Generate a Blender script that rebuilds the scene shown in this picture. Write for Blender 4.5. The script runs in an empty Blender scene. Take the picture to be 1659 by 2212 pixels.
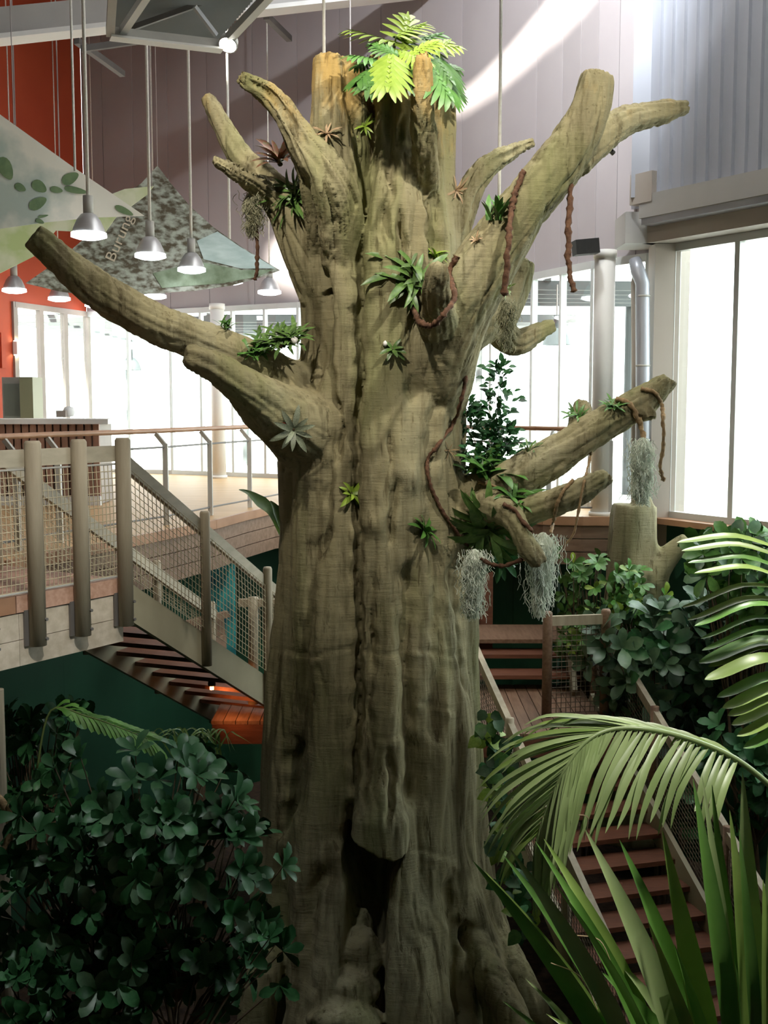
import bpy, bmesh, math, random
import numpy as np
from mathutils import Vector, Matrix, Quaternion, noise as mnoise
from mathutils.bvhtree import BVHTree

random.seed(7)
scene = bpy.context.scene
COL = scene.collection
PI = math.pi

# ------------------------------------------------------------------ camera
FPX, CX, CY = 2430.0, 829.5, 1106.0
EYE = 1.35
PITCH = math.atan((CY - 875.0) / FPX)
cam = bpy.data.cameras.new('camera')
cam.sensor_fit = 'HORIZONTAL'
cam.sensor_width = 36.0
cam.lens = FPX / 1659.0 * 36.0
cam.clip_end = 300
cam_ob = bpy.data.objects.new('camera', cam)
cam_ob.location = (0, 0, EYE)
cam_ob.rotation_euler = (PI / 2 - PITCH, 0, 0)
COL.objects.link(cam_ob)
scene.camera = cam_ob

# ------------------------------------------------------------------ world, sun, exposure
world = bpy.data.worlds.new('sky')
scene.world = world
world.use_nodes = True
wn = world.node_tree
wn.nodes['Background'].inputs['Color'].default_value = (0.93, 0.97, 1.0, 1)
wn.nodes['Background'].inputs['Strength'].default_value = 6.0
SUN_DIR = Vector((0.30, 0.60, -0.72)).normalized()      # travel direction of the sunlight
sun = bpy.data.lights.new('sun', 'SUN')
sun.energy = 30.0
sun.angle = 0.06
sun.color = (1.0, 0.96, 0.88)
sun_ob = bpy.data.objects.new('sun', sun)
sun_ob.rotation_euler = SUN_DIR.to_track_quat('-Z', 'Y').to_euler()
sun_ob.location = (10, -10, 20)
COL.objects.link(sun_ob)
# added unseen spots above the frame that brighten crown, planting, landing and wall
def added_spot(name, loc, aim, watts, ang, col):
    l = bpy.data.lights.new(name, 'SPOT')
    l.energy, l.spot_size, l.spot_blend, l.color, l.shadow_soft_size = watts, ang, 0.6, col, 0.12
    l.spot_blend = 0.85
    o = bpy.data.objects.new(name, l)
    o.location = loc
    o.rotation_euler = (Vector(aim) - Vector(loc)).to_track_quat('-Z', 'Y').to_euler()
    COL.objects.link(o)
added_spot('crown_floodlight', (-1.6, 5.2, 6.4), (-0.4, 9.0, 3.2), 1050, 0.95, (1.0, 0.92, 0.78))
added_spot('crown_floodlight', (2.6, 5.6, 6.4), (0.6, 9.0, 3.1), 1050, 0.95, (1.0, 0.94, 0.82))
added_spot('planting_floodlight', (2.7, 4.4, 4.6), (1.75, 4.9, -0.6), 1200, 0.72, (1.0, 0.97, 0.88))
added_spot('planting_floodlight', (-2.3, 6.3, 4.6), (-1.75, 7.3, -1.2), 400, 0.62, (0.95, 0.98, 1.0))
added_spot('landing_floodlight', (0.4, 3.6, 5.0), (-2.6, 8.1, 0.3), 1000, 0.36, (1.0, 0.95, 0.85))
added_spot('wall_floodlight', (1.2, 10.6, 8.7), (2.2, 15.6, 6.4), 2700, 1.5, (0.90, 0.95, 1.0))
vs = scene.view_settings
vs.view_transform = 'Standard'
vs.look = 'None'
vs.exposure = 0.12
vs.gamma = 1.0
vs.use_curve_mapping = False
scene.cycles.use_denoising = True
scene.cycles.max_bounces = 6
scene.cycles.diffuse_bounces = 3
scene.cycles.use_adaptive_sampling = True
scene.cycles.adaptive_threshold = 0.07
scene.cycles.transparent_max_bounces = 12
scene.cycles.caustics_reflective = False
scene.cycles.caustics_refractive = False

# ------------------------------------------------------------------ pixel helpers (photo 1659x2212 -> a point at depth d)
CP, SP = math.cos(PITCH), math.sin(PITCH)

def ray(u, v):
    x = (u - CX) / FPX
    y = -(v - CY) / FPX
    return Vector((x, CP + y * SP, -SP + y * CP))

def W(u, v, d):
    r = ray(u, v)
    t = d / r.y
    return Vector((r.x * t, d, EYE + r.z * t))

def G(u, v, z):
    r = ray(u, v)
    t = (z - EYE) / r.z
    return Vector((r.x * t, r.y * t, z))

def UV(p):
    x, y, z = p[0], p[1], p[2] - EYE
    f = y * CP - z * SP
    up = y * SP + z * CP
    return CX + FPX * x / f, CY - FPX * up / f

def px(d):
    return d / FPX

# ------------------------------------------------------------------ materials
MATS = {}

def mat(name, col, rough=0.6, col2=None, nscale=4.0, stretch=(1, 1, 1), bump=0.0, bscale=30.0, metal=0.0,
        rnd=0.0, emit=None, estr=0.0, contrast=(0.35, 0.65), sss=0.0, spec=0.5, bdist=0.01):
    if name in MATS:
        return MATS[name]
    m = bpy.data.materials.new(name)
    m.use_nodes = True
    nt = m.node_tree
    b = nt.nodes['Principled BSDF']
    b.inputs['Base Color'].default_value = (*col, 1)
    b.inputs['Roughness'].default_value = rough
    b.inputs['Metallic'].default_value = metal
    b.inputs['Specular IOR Level'].default_value = spec
    L = nt.links.new
    out = None
    if col2 is not None or bump > 0:
        tc = nt.nodes.new('ShaderNodeTexCoord')
        mp = nt.nodes.new('ShaderNodeMapping')
        mp.inputs['Scale'].default_value = stretch
        L(tc.outputs['Object'], mp.inputs['Vector'])
    if col2 is not None:
        n = nt.nodes.new('ShaderNodeTexNoise')
        n.inputs['Scale'].default_value = nscale
        n.inputs['Detail'].default_value = 5
        L(mp.outputs['Vector'], n.inputs['Vector'])
        r = nt.nodes.new('ShaderNodeValToRGB')
        r.color_ramp.elements[0].position = contrast[0]
        r.color_ramp.elements[1].position = contrast[1]
        r.color_ramp.elements[0].color = (*col, 1)
        r.color_ramp.elements[1].color = (*col2, 1)
        L(n.outputs['Fac'], r.inputs['Fac'])
        out = r.outputs['Color']
    if rnd > 0:
        oi = nt.nodes.new('ShaderNodeObjectInfo')
        hsv = nt.nodes.new('ShaderNodeHueSaturation')
        mr = nt.nodes.new('ShaderNodeMapRange')
        mr.inputs['To Min'].default_value = 1 - rnd
        mr.inputs['To Max'].default_value = 1 + rnd
        L(oi.outputs['Random'], mr.inputs['Value'])
        L(mr.outputs['Result'], hsv.inputs['Value'])
        if out is not None:
            L(out, hsv.inputs['Color'])
        else:
            hsv.inputs['Color'].default_value = (*col, 1)
        out = hsv.outputs['Color']
    if out is not None:
        L(out, b.inputs['Base Color'])
    if bump > 0:
        n2 = nt.nodes.new('ShaderNodeTexNoise')
        n2.inputs['Scale'].default_value = bscale
        n2.inputs['Detail'].default_value = 4
        L(mp.outputs['Vector'], n2.inputs['Vector'])
        bp = nt.nodes.new('ShaderNodeBump')
        bp.inputs['Strength'].default_value = bump
        bp.inputs['Distance'].default_value = bdist
        L(n2.outputs['Fac'], bp.inputs['Height'])
        L(bp.outputs['Normal'], b.inputs['Normal'])
    if emit is not None:
        b.inputs['Emission Color'].default_value = (*emit, 1)
        b.inputs['Emission Strength'].default_value = estr
    MATS[name] = m
    return m

def glass_mat():
    m = bpy.data.materials.new('window_glass')
    m.use_nodes = True
    nt = m.node_tree
    nt.nodes.clear()
    o = nt.nodes.new('ShaderNodeOutputMaterial')
    mx = nt.nodes.new('ShaderNodeMixShader')
    t = nt.nodes.new('ShaderNodeBsdfTransparent')
    t.inputs['Color'].default_value = (0.93, 0.97, 0.95, 1)
    g = nt.nodes.new('ShaderNodeBsdfGlossy')
    g.inputs['Roughness'].default_value = 0.02
    mx.inputs['Fac'].default_value = 0.06
    nt.links.new(t.outputs[0], mx.inputs[1])
    nt.links.new(g.outputs[0], mx.inputs[2])
    nt.links.new(mx.outputs[0], o.inputs['Surface'])
    return m

def bark_mat():
    m = bpy.data.materials.new('sculpted_bark')
    m.use_nodes = True
    nt = m.node_tree
    L = nt.links.new
    b = nt.nodes['Principled BSDF']
    b.inputs['Roughness'].default_value = 0.8
    b.inputs['Specular IOR Level'].default_value = 0.25
    g = nt.nodes.new('ShaderNodeNewGeometry')

    def nz(scale, stretch, detail=5, rough=0.55):
        mp = nt.nodes.new('ShaderNodeMapping')
        mp.inputs['Scale'].default_value = stretch
        L(g.outputs['Position'], mp.inputs['Vector'])
        n = nt.nodes.new('ShaderNodeTexNoise')
        n.inputs['Scale'].default_value = scale
        n.inputs['Detail'].default_value = detail
        n.inputs['Roughness'].default_value = rough
        L(mp.outputs['Vector'], n.inputs['Vector'])
        return n.outputs['Fac']

    def ramp(fac, stops):
        r = nt.nodes.new('ShaderNodeValToRGB')
        e = r.color_ramp.elements
        while len(e) < len(stops):
            e.new(0.5)
        for k, (p, c) in enumerate(stops):
            e[k].position = p
            e[k].color = (*c, 1)
        L(fac, r.inputs['Fac'])
        return r.outputs['Color']

    def mix(fac, a, c, mode='MIX'):
        x = nt.nodes.new('ShaderNodeMix')
        x.data_type = 'RGBA'
        x.blend_type = mode
        if isinstance(fac, float):
            x.inputs[0].default_value = fac
        else:
            L(fac, x.inputs[0])
        L(a, x.inputs[6])
        L(c, x.inputs[7])
        return x.outputs[2]

    base = ramp(nz(1.6, (1, 1, 0.35)), [(0.3, (0.215, 0.187, 0.105)), (0.55, (0.31, 0.277, 0.162)), (0.75, (0.375, 0.35, 0.228))])
    streak = ramp(nz(9.0, (1, 1, 0.07), 6, 0.65), [(0.36, (0.45, 0.42, 0.36)), (0.5, (1, 1, 1)), (0.75, (1.12, 1.1, 1.0))])
    c = mix(0.75, base, streak, 'MULTIPLY')
    green = ramp(nz(2.2, (1, 1, 0.25), 4), [(0.5, (0, 0, 0)), (0.68, (0.5, 0.5, 0.5))])
    gcol = nt.nodes.new('ShaderNodeRGB')
    gcol.outputs[0].default_value = (0.20, 0.22, 0.08, 1)
    c = mix(green, c, gcol.outputs[0])
    # mottled ochre growing with height, strongest over the crown
    sep = nt.nodes.new('ShaderNodeSeparateXYZ')
    L(g.outputs['Position'], sep.inputs[0])
    mr = nt.nodes.new('ShaderNodeMapRange')
    mr.inputs['From Min'].default_value = 2.7
    mr.inputs['From Max'].default_value = 3.9
    L(sep.outputs['Z'], mr.inputs['Value'])
    on = nz(5.0, (1, 1, 0.4), 6, 0.7)
    mm = nt.nodes.new('ShaderNodeMath')
    mm.operation = 'MULTIPLY'
    L(mr.outputs['Result'], mm.inputs[0])
    L(on, mm.inputs[1])
    ab = nt.nodes.new('ShaderNodeMath'); ab.operation = 'ABSOLUTE'
    L(sep.outputs['X'], ab.inputs[0])
    mx = nt.nodes.new('ShaderNodeMapRange')
    mx.inputs['From Min'].default_value = 0.75
    mx.inputs['From Max'].default_value = 1.1
    mx.inputs['To Min'].default_value = 1.0
    mx.inputs['To Max'].default_value = 0.72
    L(ab.outputs[0], mx.inputs['Value'])
    mm2 = nt.nodes.new('ShaderNodeMath'); mm2.operation = 'MULTIPLY'
    L(mm.outputs[0], mm2.inputs[0]); L(mx.outputs['Result'], mm2.inputs[1])
    omask = ramp(mm2.outputs[0], [(0.31, (0, 0, 0)), (0.56, (0.75, 0.75, 0.75))])
    ocol = nt.nodes.new('ShaderNodeRGB')
    ocol.outputs[0].default_value = (0.50, 0.32, 0.09, 1)
    c = mix(omask, c, ocol.outputs[0])
    # dark flecks running with the grain
    crack = ramp(nz(13.0, (1, 1, 0.16), 4, 0.6), [(0.32, (0.40, 0.36, 0.30)), (0.40, (1, 1, 1))])
    c = mix(0.75, c, crack, 'MULTIPLY')
    fleck = ramp(nz(24.0, (0.7, 0.7, 1.2), 3, 0.6), [(0.28, (0.45, 0.41, 0.35)), (0.36, (1, 1, 1))])
    c = mix(0.6, c, fleck, 'MULTIPLY')
    # small dark pits
    v = nt.nodes.new('ShaderNodeTexVoronoi')
    v.inputs['Scale'].default_value = 7.0
    mpv = nt.nodes.new('ShaderNodeMapping')
    mpv.inputs['Scale'].default_value = (1.6, 1.6, 1.0)
    L(g.outputs['Position'], mpv.inputs['Vector'])
    L(mpv.outputs['Vector'], v.inputs['Vector'])
    pits = ramp(v.outputs['Distance'], [(0.03, (0.35, 0.32, 0.28)), (0.09, (1, 1, 1))])
    c = mix(0.6, c, pits, 'MULTIPLY')
    L(c, b.inputs['Base Color'])
    # relief: horizontal trowel lines and vertical grain
    h1 = nz(9.0, (0.35, 0.35, 3.2), 6, 0.7)
    h2 = nz(7.0, (1, 1, 0.6), 5, 0.65)
    ad = nt.nodes.new('ShaderNodeMath')
    ad.operation = 'ADD'
    L(h1, ad.inputs[0])
    L(h2, ad.inputs[1])
    bp = nt.nodes.new('ShaderNodeBump')
    bp.inputs['Strength'].default_value = 0.4
    bp.inputs['Distance'].default_value = 0.025
    ad2 = nt.nodes.new('ShaderNodeMath'); ad2.operation = 'MULTIPLY_ADD'
    L(crack, ad2.inputs[0]); ad2.inputs[1].default_value = 0.9
    L(ad.outputs[0], ad2.inputs[2])
    L(ad2.outputs[0], bp.inputs['Height'])
    L(bp.outputs['Normal'], b.inputs['Normal'])
    return m

def frosted_mat():
    m = bpy.data.materials.new('frosted_rooflight_sheet')
    m.use_nodes = True
    nt = m.node_tree
    nt.nodes.clear()
    o = nt.nodes.new('ShaderNodeOutputMaterial')
    t = nt.nodes.new('ShaderNodeBsdfTranslucent')
    t.inputs['Color'].default_value = (0.92, 0.92, 0.92, 1)
    nt.links.new(t.outputs[0], o.inputs['Surface'])
    return m
FROST = frosted_mat()
BARK = bark_mat()
m_wiredark = mat('dark_wire_net', (0.13, 0.10, 0.065), 0.5)
GLASS = glass_mat()
m_mauve = mat('mauve_wall_paint', (0.365, 0.325, 0.325), 0.75, (0.395, 0.355, 0.352), 0.8)
m_orange = mat('orange_wall_paint', (0.44, 0.058, 0.02), 0.7, (0.49, 0.075, 0.025), 0.8)
m_green = mat('dark_green_wall_paint', (0.010, 0.06, 0.028), 0.6, (0.014, 0.08, 0.038), 1.2)
m_metal = mat('pale_sheet_metal', (0.47, 0.49, 0.55), 0.42, (0.53, 0.55, 0.61), 1.0, (1, 1, 0.1), metal=0.35)
m_steel = mat('grey_painted_steel', (0.42, 0.41, 0.38), 0.5, (0.48, 0.47, 0.43), 3.0)
m_darksteel = mat('dark_steel', (0.14, 0.13, 0.12), 0.5, (0.17, 0.16, 0.15), 3.0)
m_frame = mat('aluminium_frame', (0.50, 0.52, 0.50), 0.4, (0.55, 0.57, 0.55), 2.0, metal=0.2)
m_brownframe = mat('brown_door_frame', (0.26, 0.21, 0.18), 0.5, (0.31, 0.26, 0.22), 2.0)
m_white = mat('white_paint', (0.78, 0.77, 0.74), 0.5, (0.82, 0.81, 0.78), 2.0)
m_canopy = mat('grey_outdoor_steel', (0.085, 0.095, 0.095), 0.7, (0.11, 0.12, 0.12), 2.0)
m_column = mat('off_white_column_paint', (0.72, 0.70, 0.66), 0.55, (0.77, 0.75, 0.71), 1.0)
m_beam = mat('pale_grey_beam_paint', (0.40, 0.385, 0.365), 0.6, (0.46, 0.445, 0.42), 1.2)
m_pillar = mat('taupe_pillar_paint', (0.42, 0.37, 0.32), 0.6, (0.46, 0.41, 0.36), 1.2)
m_corr = mat('ceiling_decking_steel', (0.33, 0.35, 0.35), 0.5, (0.38, 0.4, 0.4), 2.0)
m_black = mat('black_plastic', (0.008, 0.0075, 0.0075), 0.75, (0.014, 0.013, 0.012), 9.0)
m_floorwood = mat('honey_floorboards', (0.42, 0.26, 0.12), 0.5, (0.52, 0.33, 0.17), 3.0, (0.5, 9, 9), rnd=0.05, spec=0.25)
m_deckpink = mat('pinkish_decking', (0.45, 0.26, 0.18), 0.6, (0.55, 0.34, 0.25), 4.0, (1, 8, 8), rnd=0.12, bump=0.15)
m_deckdark = mat('worn_brown_decking', (0.17, 0.095, 0.055), 0.6, (0.24, 0.145, 0.09), 4.0, (8, 1, 8), rnd=0.12, bump=0.2)
m_tread = mat('red_brown_treads', (0.125, 0.045, 0.024), 0.5, (0.175, 0.068, 0.036), 5.0, (1, 8, 8), rnd=0.12, bump=0.2)
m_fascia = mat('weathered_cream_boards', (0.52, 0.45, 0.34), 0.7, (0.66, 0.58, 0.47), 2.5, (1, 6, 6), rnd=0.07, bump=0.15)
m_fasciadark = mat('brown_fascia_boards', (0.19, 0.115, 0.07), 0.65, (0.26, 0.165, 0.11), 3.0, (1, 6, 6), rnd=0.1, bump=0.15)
m_postwood = mat('grey_brown_round_timber', (0.34, 0.285, 0.20), 0.65, (0.42, 0.36, 0.26), 3.0, (6, 6, 0.6), rnd=0.06, bump=0.15)
m_railwood = mat('grey_rail_timber', (0.38, 0.34, 0.25), 0.6, (0.46, 0.41, 0.31), 3.0, (2, 2, 6), rnd=0.05)
m_handrail = mat('red_brown_handrail', (0.33, 0.17, 0.09), 0.45, (0.42, 0.23, 0.13), 3.0)
m_stringer = mat('olive_grey_stringer', (0.33, 0.30, 0.20), 0.5, (0.39, 0.355, 0.245), 2.5)
m_wire = mat('tan_wire_net', (0.50, 0.43, 0.29), 0.5)
m_soil = mat('bark_mulch_soil', (0.035, 0.022, 0.014), 0.95, (0.07, 0.04, 0.025), 14.0, bump=0.8, bscale=25)
m_slat = mat('red_brown_slats', (0.30, 0.16, 0.11), 0.5, (0.38, 0.22, 0.16), 3.0, (6, 6, 0.5), rnd=0.15)
m_rope = mat('pale_twisted_cord', (0.80, 0.78, 0.70), 0.45, (0.70, 0.68, 0.6), 40.0)
m_thincable = mat('thin_grey_cable', (0.40, 0.36, 0.34), 0.5)
m_lampshade = mat('spun_aluminium_shade', (0.55, 0.55, 0.56), 0.35, metal=0.4)
m_bulb = mat('lit_lamp_diffuser', (1, 1, 1), 0.4, emit=(0.93, 0.95, 1.0), estr=14.0)
m_vine = mat('red_brown_liana', (0.075, 0.032, 0.016), 0.85, (0.15, 0.072, 0.036), 30.0, bump=0.5, bscale=60)
m_vine2 = mat('tan_liana', (0.20, 0.13, 0.06), 0.8, (0.36, 0.24, 0.12), 30.0, bump=0.5, bscale=60)
m_moss = mat('pale_grey_green_moss', (0.66, 0.72, 0.60), 0.9, (0.76, 0.81, 0.70), 12.0)
m_mossdark = mat('olive_hanging_moss', (0.28, 0.27, 0.17), 0.9, (0.38, 0.37, 0.25), 12.0)
m_leafdark = mat('glossy_dark_leaf', (0.025, 0.105, 0.035), 0.42, (0.045, 0.145, 0.05), 6.0, rnd=0.4, spec=0.35)
m_leafgrey = mat('grey_green_leaf', (0.07, 0.14, 0.075), 0.42, (0.10, 0.18, 0.095), 6.0, rnd=0.35)
m_leafmid = mat('fresh_mid_green_leaf', (0.06, 0.17, 0.03), 0.42, (0.1, 0.24, 0.045), 6.0, rnd=0.35)
m_leafbright = mat('bright_yellow_green_leaf', (0.21, 0.33, 0.035), 0.42, (0.30, 0.42, 0.06), 6.0, rnd=0.3)
m_palm = mat('palm_green', (0.17, 0.27, 0.055), 0.38, (0.24, 0.34, 0.085), 4.0, rnd=0.25)
m_palmpale = mat('pale_palm_green', (0.22, 0.30, 0.11), 0.4, (0.29, 0.37, 0.16), 4.0, rnd=0.2)
m_palmdark = mat('deep_palm_green', (0.075, 0.19, 0.03), 0.36, (0.12, 0.26, 0.05), 4.0, rnd=0.3)
m_brombr = mat('bromeliad_dark_green', (0.06, 0.13, 0.03), 0.4, (0.12, 0.21, 0.05), 8.0, rnd=0.35)
m_bromgrey = mat('bromeliad_banded_grey', (0.16, 0.19, 0.12), 0.5, (0.28, 0.31, 0.22), 22.0, rnd=0.25)
m_bromred = mat('bromeliad_red_brown', (0.22, 0.07, 0.05), 0.45, (0.16, 0.14, 0.06), 9.0, rnd=0.35)
m_airtan = mat('dry_tan_airplant', (0.46, 0.30, 0.17), 0.6, (0.55, 0.40, 0.25), 9.0, rnd=0.25)
m_flowerwhite = mat('white_petal', (0.85, 0.83, 0.80), 0.5)
m_flowerred = mat('red_bract', (0.55, 0.05, 0.03), 0.45)
m_stem = mat('brown_stem', (0.10, 0.07, 0.04), 0.8, (0.16, 0.11, 0.065), 12.0)
m_stemgreen = mat('green_stem', (0.12, 0.17, 0.05), 0.6)

# ------------------------------------------------------------------ mesh helpers
ORG = {}

class MB:
    def __init__(self):
        self.v, self.f = [], []

    def add(self, vs, fs):
        o = len(self.v)
        self.v += [tuple(p) for p in vs]
        self.f += [tuple(o + i for i in q) for q in fs]
        return self

    def box(self, c, s, ax=None):
        c = Vector(c)
        X, Y, Z = ax if ax else (Vector((1, 0, 0)), Vector((0, 1, 0)), Vector((0, 0, 1)))
        P = []
        for k in (-.5, .5):
            for j in (-.5, .5):
                for i in (-.5, .5):
                    P.append(c + X * (i * s[0]) + Y * (j * s[1]) + Z * (k * s[2]))
        return self.add(P, [(0, 2, 3, 1), (4, 5, 7, 6), (0, 1, 5, 4), (2, 6, 7, 3), (0, 4, 6, 2), (1, 3, 7, 5)])

    def bar(self, a, b, w, h, up=Vector((0, 0, 1))):
        a, b = Vector(a), Vector(b)
        d = b - a
        X = d.normalized()
        Y = up.cross(X)
        if Y.length < 1e-4:
            Y = Vector((1, 0, 0))
        Y.normalize()
        Z = X.cross(Y)
        return self.box((a + b) / 2, (d.length, w, h), (X, Y, Z))

    def tube(self, pts, rad, n=8, cap=True, rfun=None):
        pts = [Vector(p) for p in pts]
        m = len(pts)
        if not hasattr(rad, '__len__'):
            rad = [rad] * m
        T = []
        for i in range(m):
            t = pts[min(i + 1, m - 1)] - pts[max(i - 1, 0)]
            T.append(t.normalized() if t.length > 1e-9 else Vector((0, 0, 1)))
        ref = Vector((0, 0, 1)) if abs(T[0].z) < 0.9 else Vector((1, 0, 0))
        N = (ref - T[0] * ref.dot(T[0])).normalized()
        V = []
        for i in range(m):
            N = (N - T[i] * N.dot(T[i])).normalized()
            B = T[i].cross(N)
            for k in range(n):
                a = 2 * PI * k / n
                r = rad[i]
                if rfun:
                    r *= rfun(i / (m - 1), a)
                V.append(pts[i] + (N * math.cos(a) + B * math.sin(a)) * r)
        F = []
        for i in range(m - 1):
            for k in range(n):
                k2 = (k + 1) % n
                F.append((i * n + k, i * n + k2, (i + 1) * n + k2, (i + 1) * n + k))
        if cap:
            F.append(tuple(range(n - 1, -1, -1)))
            F.append(tuple((m - 1) * n + k for k in range(n)))
        return self.add(V, F)

    def cyl(self, a, b, r, n=10, r2=None):
        return self.tube([a, b], [r, r if r2 is None else r2], n)

    def lathe(self, c, prof, n=20):
        c = Vector(c)
        V, F = [], []
        for r, z in prof:
            for k in range(n):
                a = 2 * PI * k / n
                V.append(c + Vector((r * math.cos(a), r * math.sin(a), z)))
        for i in range(len(prof) - 1):
            for k in range(n):
                k2 = (k + 1) % n
                F.append((i * n + k, i * n + k2, (i + 1) * n + k2, (i + 1) * n + k))
        return self.add(V, F)

    def prism(self, poly, z0, z1):
        n = len(poly)
        V = [(p[0], p[1], z0) for p in poly] + [(p[0], p[1], z1) for p in poly]
        F = [tuple(range(n - 1, -1, -1)), tuple(range(n, 2 * n))]
        F += [(i, (i + 1) % n, n + (i + 1) % n, n + i) for i in range(n)]
        return self.add(V, F)

    def strip(self, pts, wid, nrm, fold=0.15):
        """a leaf blade: centre line pts, half widths wid, folded along the middle; nrm = rough facing"""
        pts = [Vector(p) for p in pts]
        m = len(pts)
        V = []
        for i in range(m):
            t = (pts[min(i + 1, m - 1)] - pts[max(i - 1, 0)]).normalized()
            s = t.cross(nrm)
            if s.length < 1e-4:
                s = t.orthogonal()
            s.normalize()
            n2 = s.cross(t).normalized()
            w = wid[i]
            V += [pts[i] - s * w + n2 * w * fold, pts[i], pts[i] + s * w + n2 * w * fold]
        F = []
        for i in range(m - 1):
            a = i * 3
            F += [(a, a + 1, a + 4, a + 3), (a + 1, a + 2, a + 5, a + 4)]
        return self.add(V, F)

    def mesh(self, name, off=Vector((0, 0, 0)), smooth=False):
        me = bpy.data.meshes.new(name)
        me.from_pydata([(p[0] - off[0], p[1] - off[1], p[2] - off[2]) for p in self.v], [], self.f)
        me.update()
        if smooth:
            for p in me.polygons:
                p.use_smooth = True
        return me

    def build(self, name, m, parent=None, smooth=False, origin=None):
        if parent is not None:
            off = ORG[parent.name]
        elif origin is not None:
            off = Vector(origin)
        else:
            xs = [p[0] for p in self.v]; ys = [p[1] for p in self.v]; zs = [p[2] for p in self.v]
            off = Vector(((min(xs) + max(xs)) / 2, (min(ys) + max(ys)) / 2, min(zs)))
        me = self.mesh(name, off, smooth)
        me.materials.append(m)
        o = bpy.data.objects.new(name, me)
        COL.objects.link(o)
        if parent is not None:
            o.parent = parent
        else:
            o.location = off
        ORG[o.name] = off
        return o

def tag(o, label=None, cat=None, group=None, kind=None):
    if label: o['label'] = label
    if cat: o['category'] = cat
    if group: o['group'] = group
    if kind: o['kind'] = kind
    return o

def thing(name, loc, label, cat, group=None, kind=None):
    o = bpy.data.objects.new(name, None)
    o.empty_display_size = 0.1
    o.location = loc
    COL.objects.link(o)
    ORG[o.name] = Vector(loc)
    return tag(o, label, cat, group, kind)

def struct(o):
    o['kind'] = 'structure'
    return o

def link_inst(name, me, parent, M):
    o = bpy.data.objects.new(name, me)
    COL.objects.link(o)
    o.parent = parent
    o.matrix_basis = Matrix.Translation(-ORG[parent.name]) @ M
    return o

def spline(pts, n=6):
    """Catmull-Rom through 3-D points (tuples may carry extra values such as a radius)"""
    P = [np.array(p, float) for p in pts]
    out = []
    for i in range(len(P) - 1):
        p0 = P[max(i - 1, 0)]; p1 = P[i]; p2 = P[i + 1]; p3 = P[min(i + 2, len(P) - 1)]
        for k in range(n):
            t = k / n
            out.append(0.5 * ((2 * p1) + (-p0 + p2) * t + (2 * p0 - 5 * p1 + 4 * p2 - p3) * t * t + (-p0 + 3 * p1 - 3 * p2 + p3) * t ** 3))
    out.append(P[-1])
    return out

def frame_mat(pos, d, up, s):
    d = Vector(d).normalized()
    x = d.cross(Vector(up))
    if x.length < 1e-3:
        x = d.orthogonal()
    x.normalize()
    z = x.cross(d)
    M = Matrix(((x.x, d.x, z.x, pos[0]), (x.y, d.y, z.y, pos[1]), (x.z, d.z, z.z, pos[2]), (0, 0, 0, 1)))
    return M @ Matrix.Scale(s, 4)

def rvec():
    while True:
        v = Vector((random.uniform(-1, 1), random.uniform(-1, 1), random.uniform(-1, 1)))
        if 0.05 < v.length < 1:
            return v.normalized()
# ================================================================== THE SETTING
PIT = -4.1
HEAD = 3.2           # top of the windows
ROOF = 9.3
BACK = [(-5.93, 22.7), (-4.14, 22.1), (-1.54, 20.6), (0.6, 18.5), (2.12, 16.1), (2.72, 14.75), (3.25, 14.0)]
RIGHT = [(3.45, 13.5), (4.95, 11.1), (6.45, 8.7), (7.95, 6.3), (9.45, 3.9), (11.3, 0.9), (11.3, -7.0)]
LEFT = [(-7.35, 18.4), (-5.93, 22.7)]
EDGE = [(-5.2, 5.2), (-3.95, 8.0), (-3.3, 9.65), (-2.6, 11.5), (-2.02, 13.1), (-1.5, 15.0), (-0.6, 16.0), (0.5, 15.5), (1.3, 14.4), (1.95, 13.6), (2.75, 13.5)]

def catm2(P, n):
    return [(float(p[0]), float(p[1])) for p in spline(P, n)]

def wall_hit(u, v, poly):
    """where the line of sight meets a plan polyline of vertical walls"""
    r = ray(u, v)
    for (a, b) in zip(poly[:-1], poly[1:]):
        ex, ey = b[0] - a[0], b[1] - a[1]
        den = r.x * ey - r.y * ex
        if abs(den) < 1e-9:
            continue
        t = (a[0] * ey - a[1] * ex) / den
        s = (r.x * a[1] - r.y * a[0]) / -den if False else ((r.x * t - a[0]) * ex + (r.y * t - a[1]) * ey) / (ex * ex + ey * ey)
        if t > 0 and -0.02 <= s <= 1.02:
            return Vector((r.x * t, r.y * t, EYE + r.z * t))
    return None

# ---- ground of the planted pit
struct(MB().box((0.5, 7, PIT - 0.1), (26, 34, 0.2)).build('floor', m_soil))

# ---- upper wall behind everything: one panel object per panel
def offset_pt(a, b, k):
    d = Vector((b[0] - a[0], b[1] - a[1], 0)).normalized()
    n = Vector((d.y, -d.x, 0))
    return n * k

wb = thing('wall_back', (0, 20, HEAD), None, None, kind='structure')
BK = catm2(BACK, 3)
for i, (a, b) in enumerate(zip(BK[:-1], BK[1:])):
    A, B = Vector((*a, 0)), Vector((*b, 0))
    d = (B - A).normalized()
    n = Vector((d.y, -d.x, 0))
    g = d * 0.006
    mb = MB()
    mb.box((A + B) / 2 + Vector((0, 0, (HEAD + ROOF) / 2)) - n * 0.1, ((B - A).length - 0.012, 0.2, ROOF - HEAD), (d, n, Vector((0, 0, 1))))
    mb.build('wall_panel', m_mauve, wb)

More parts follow.
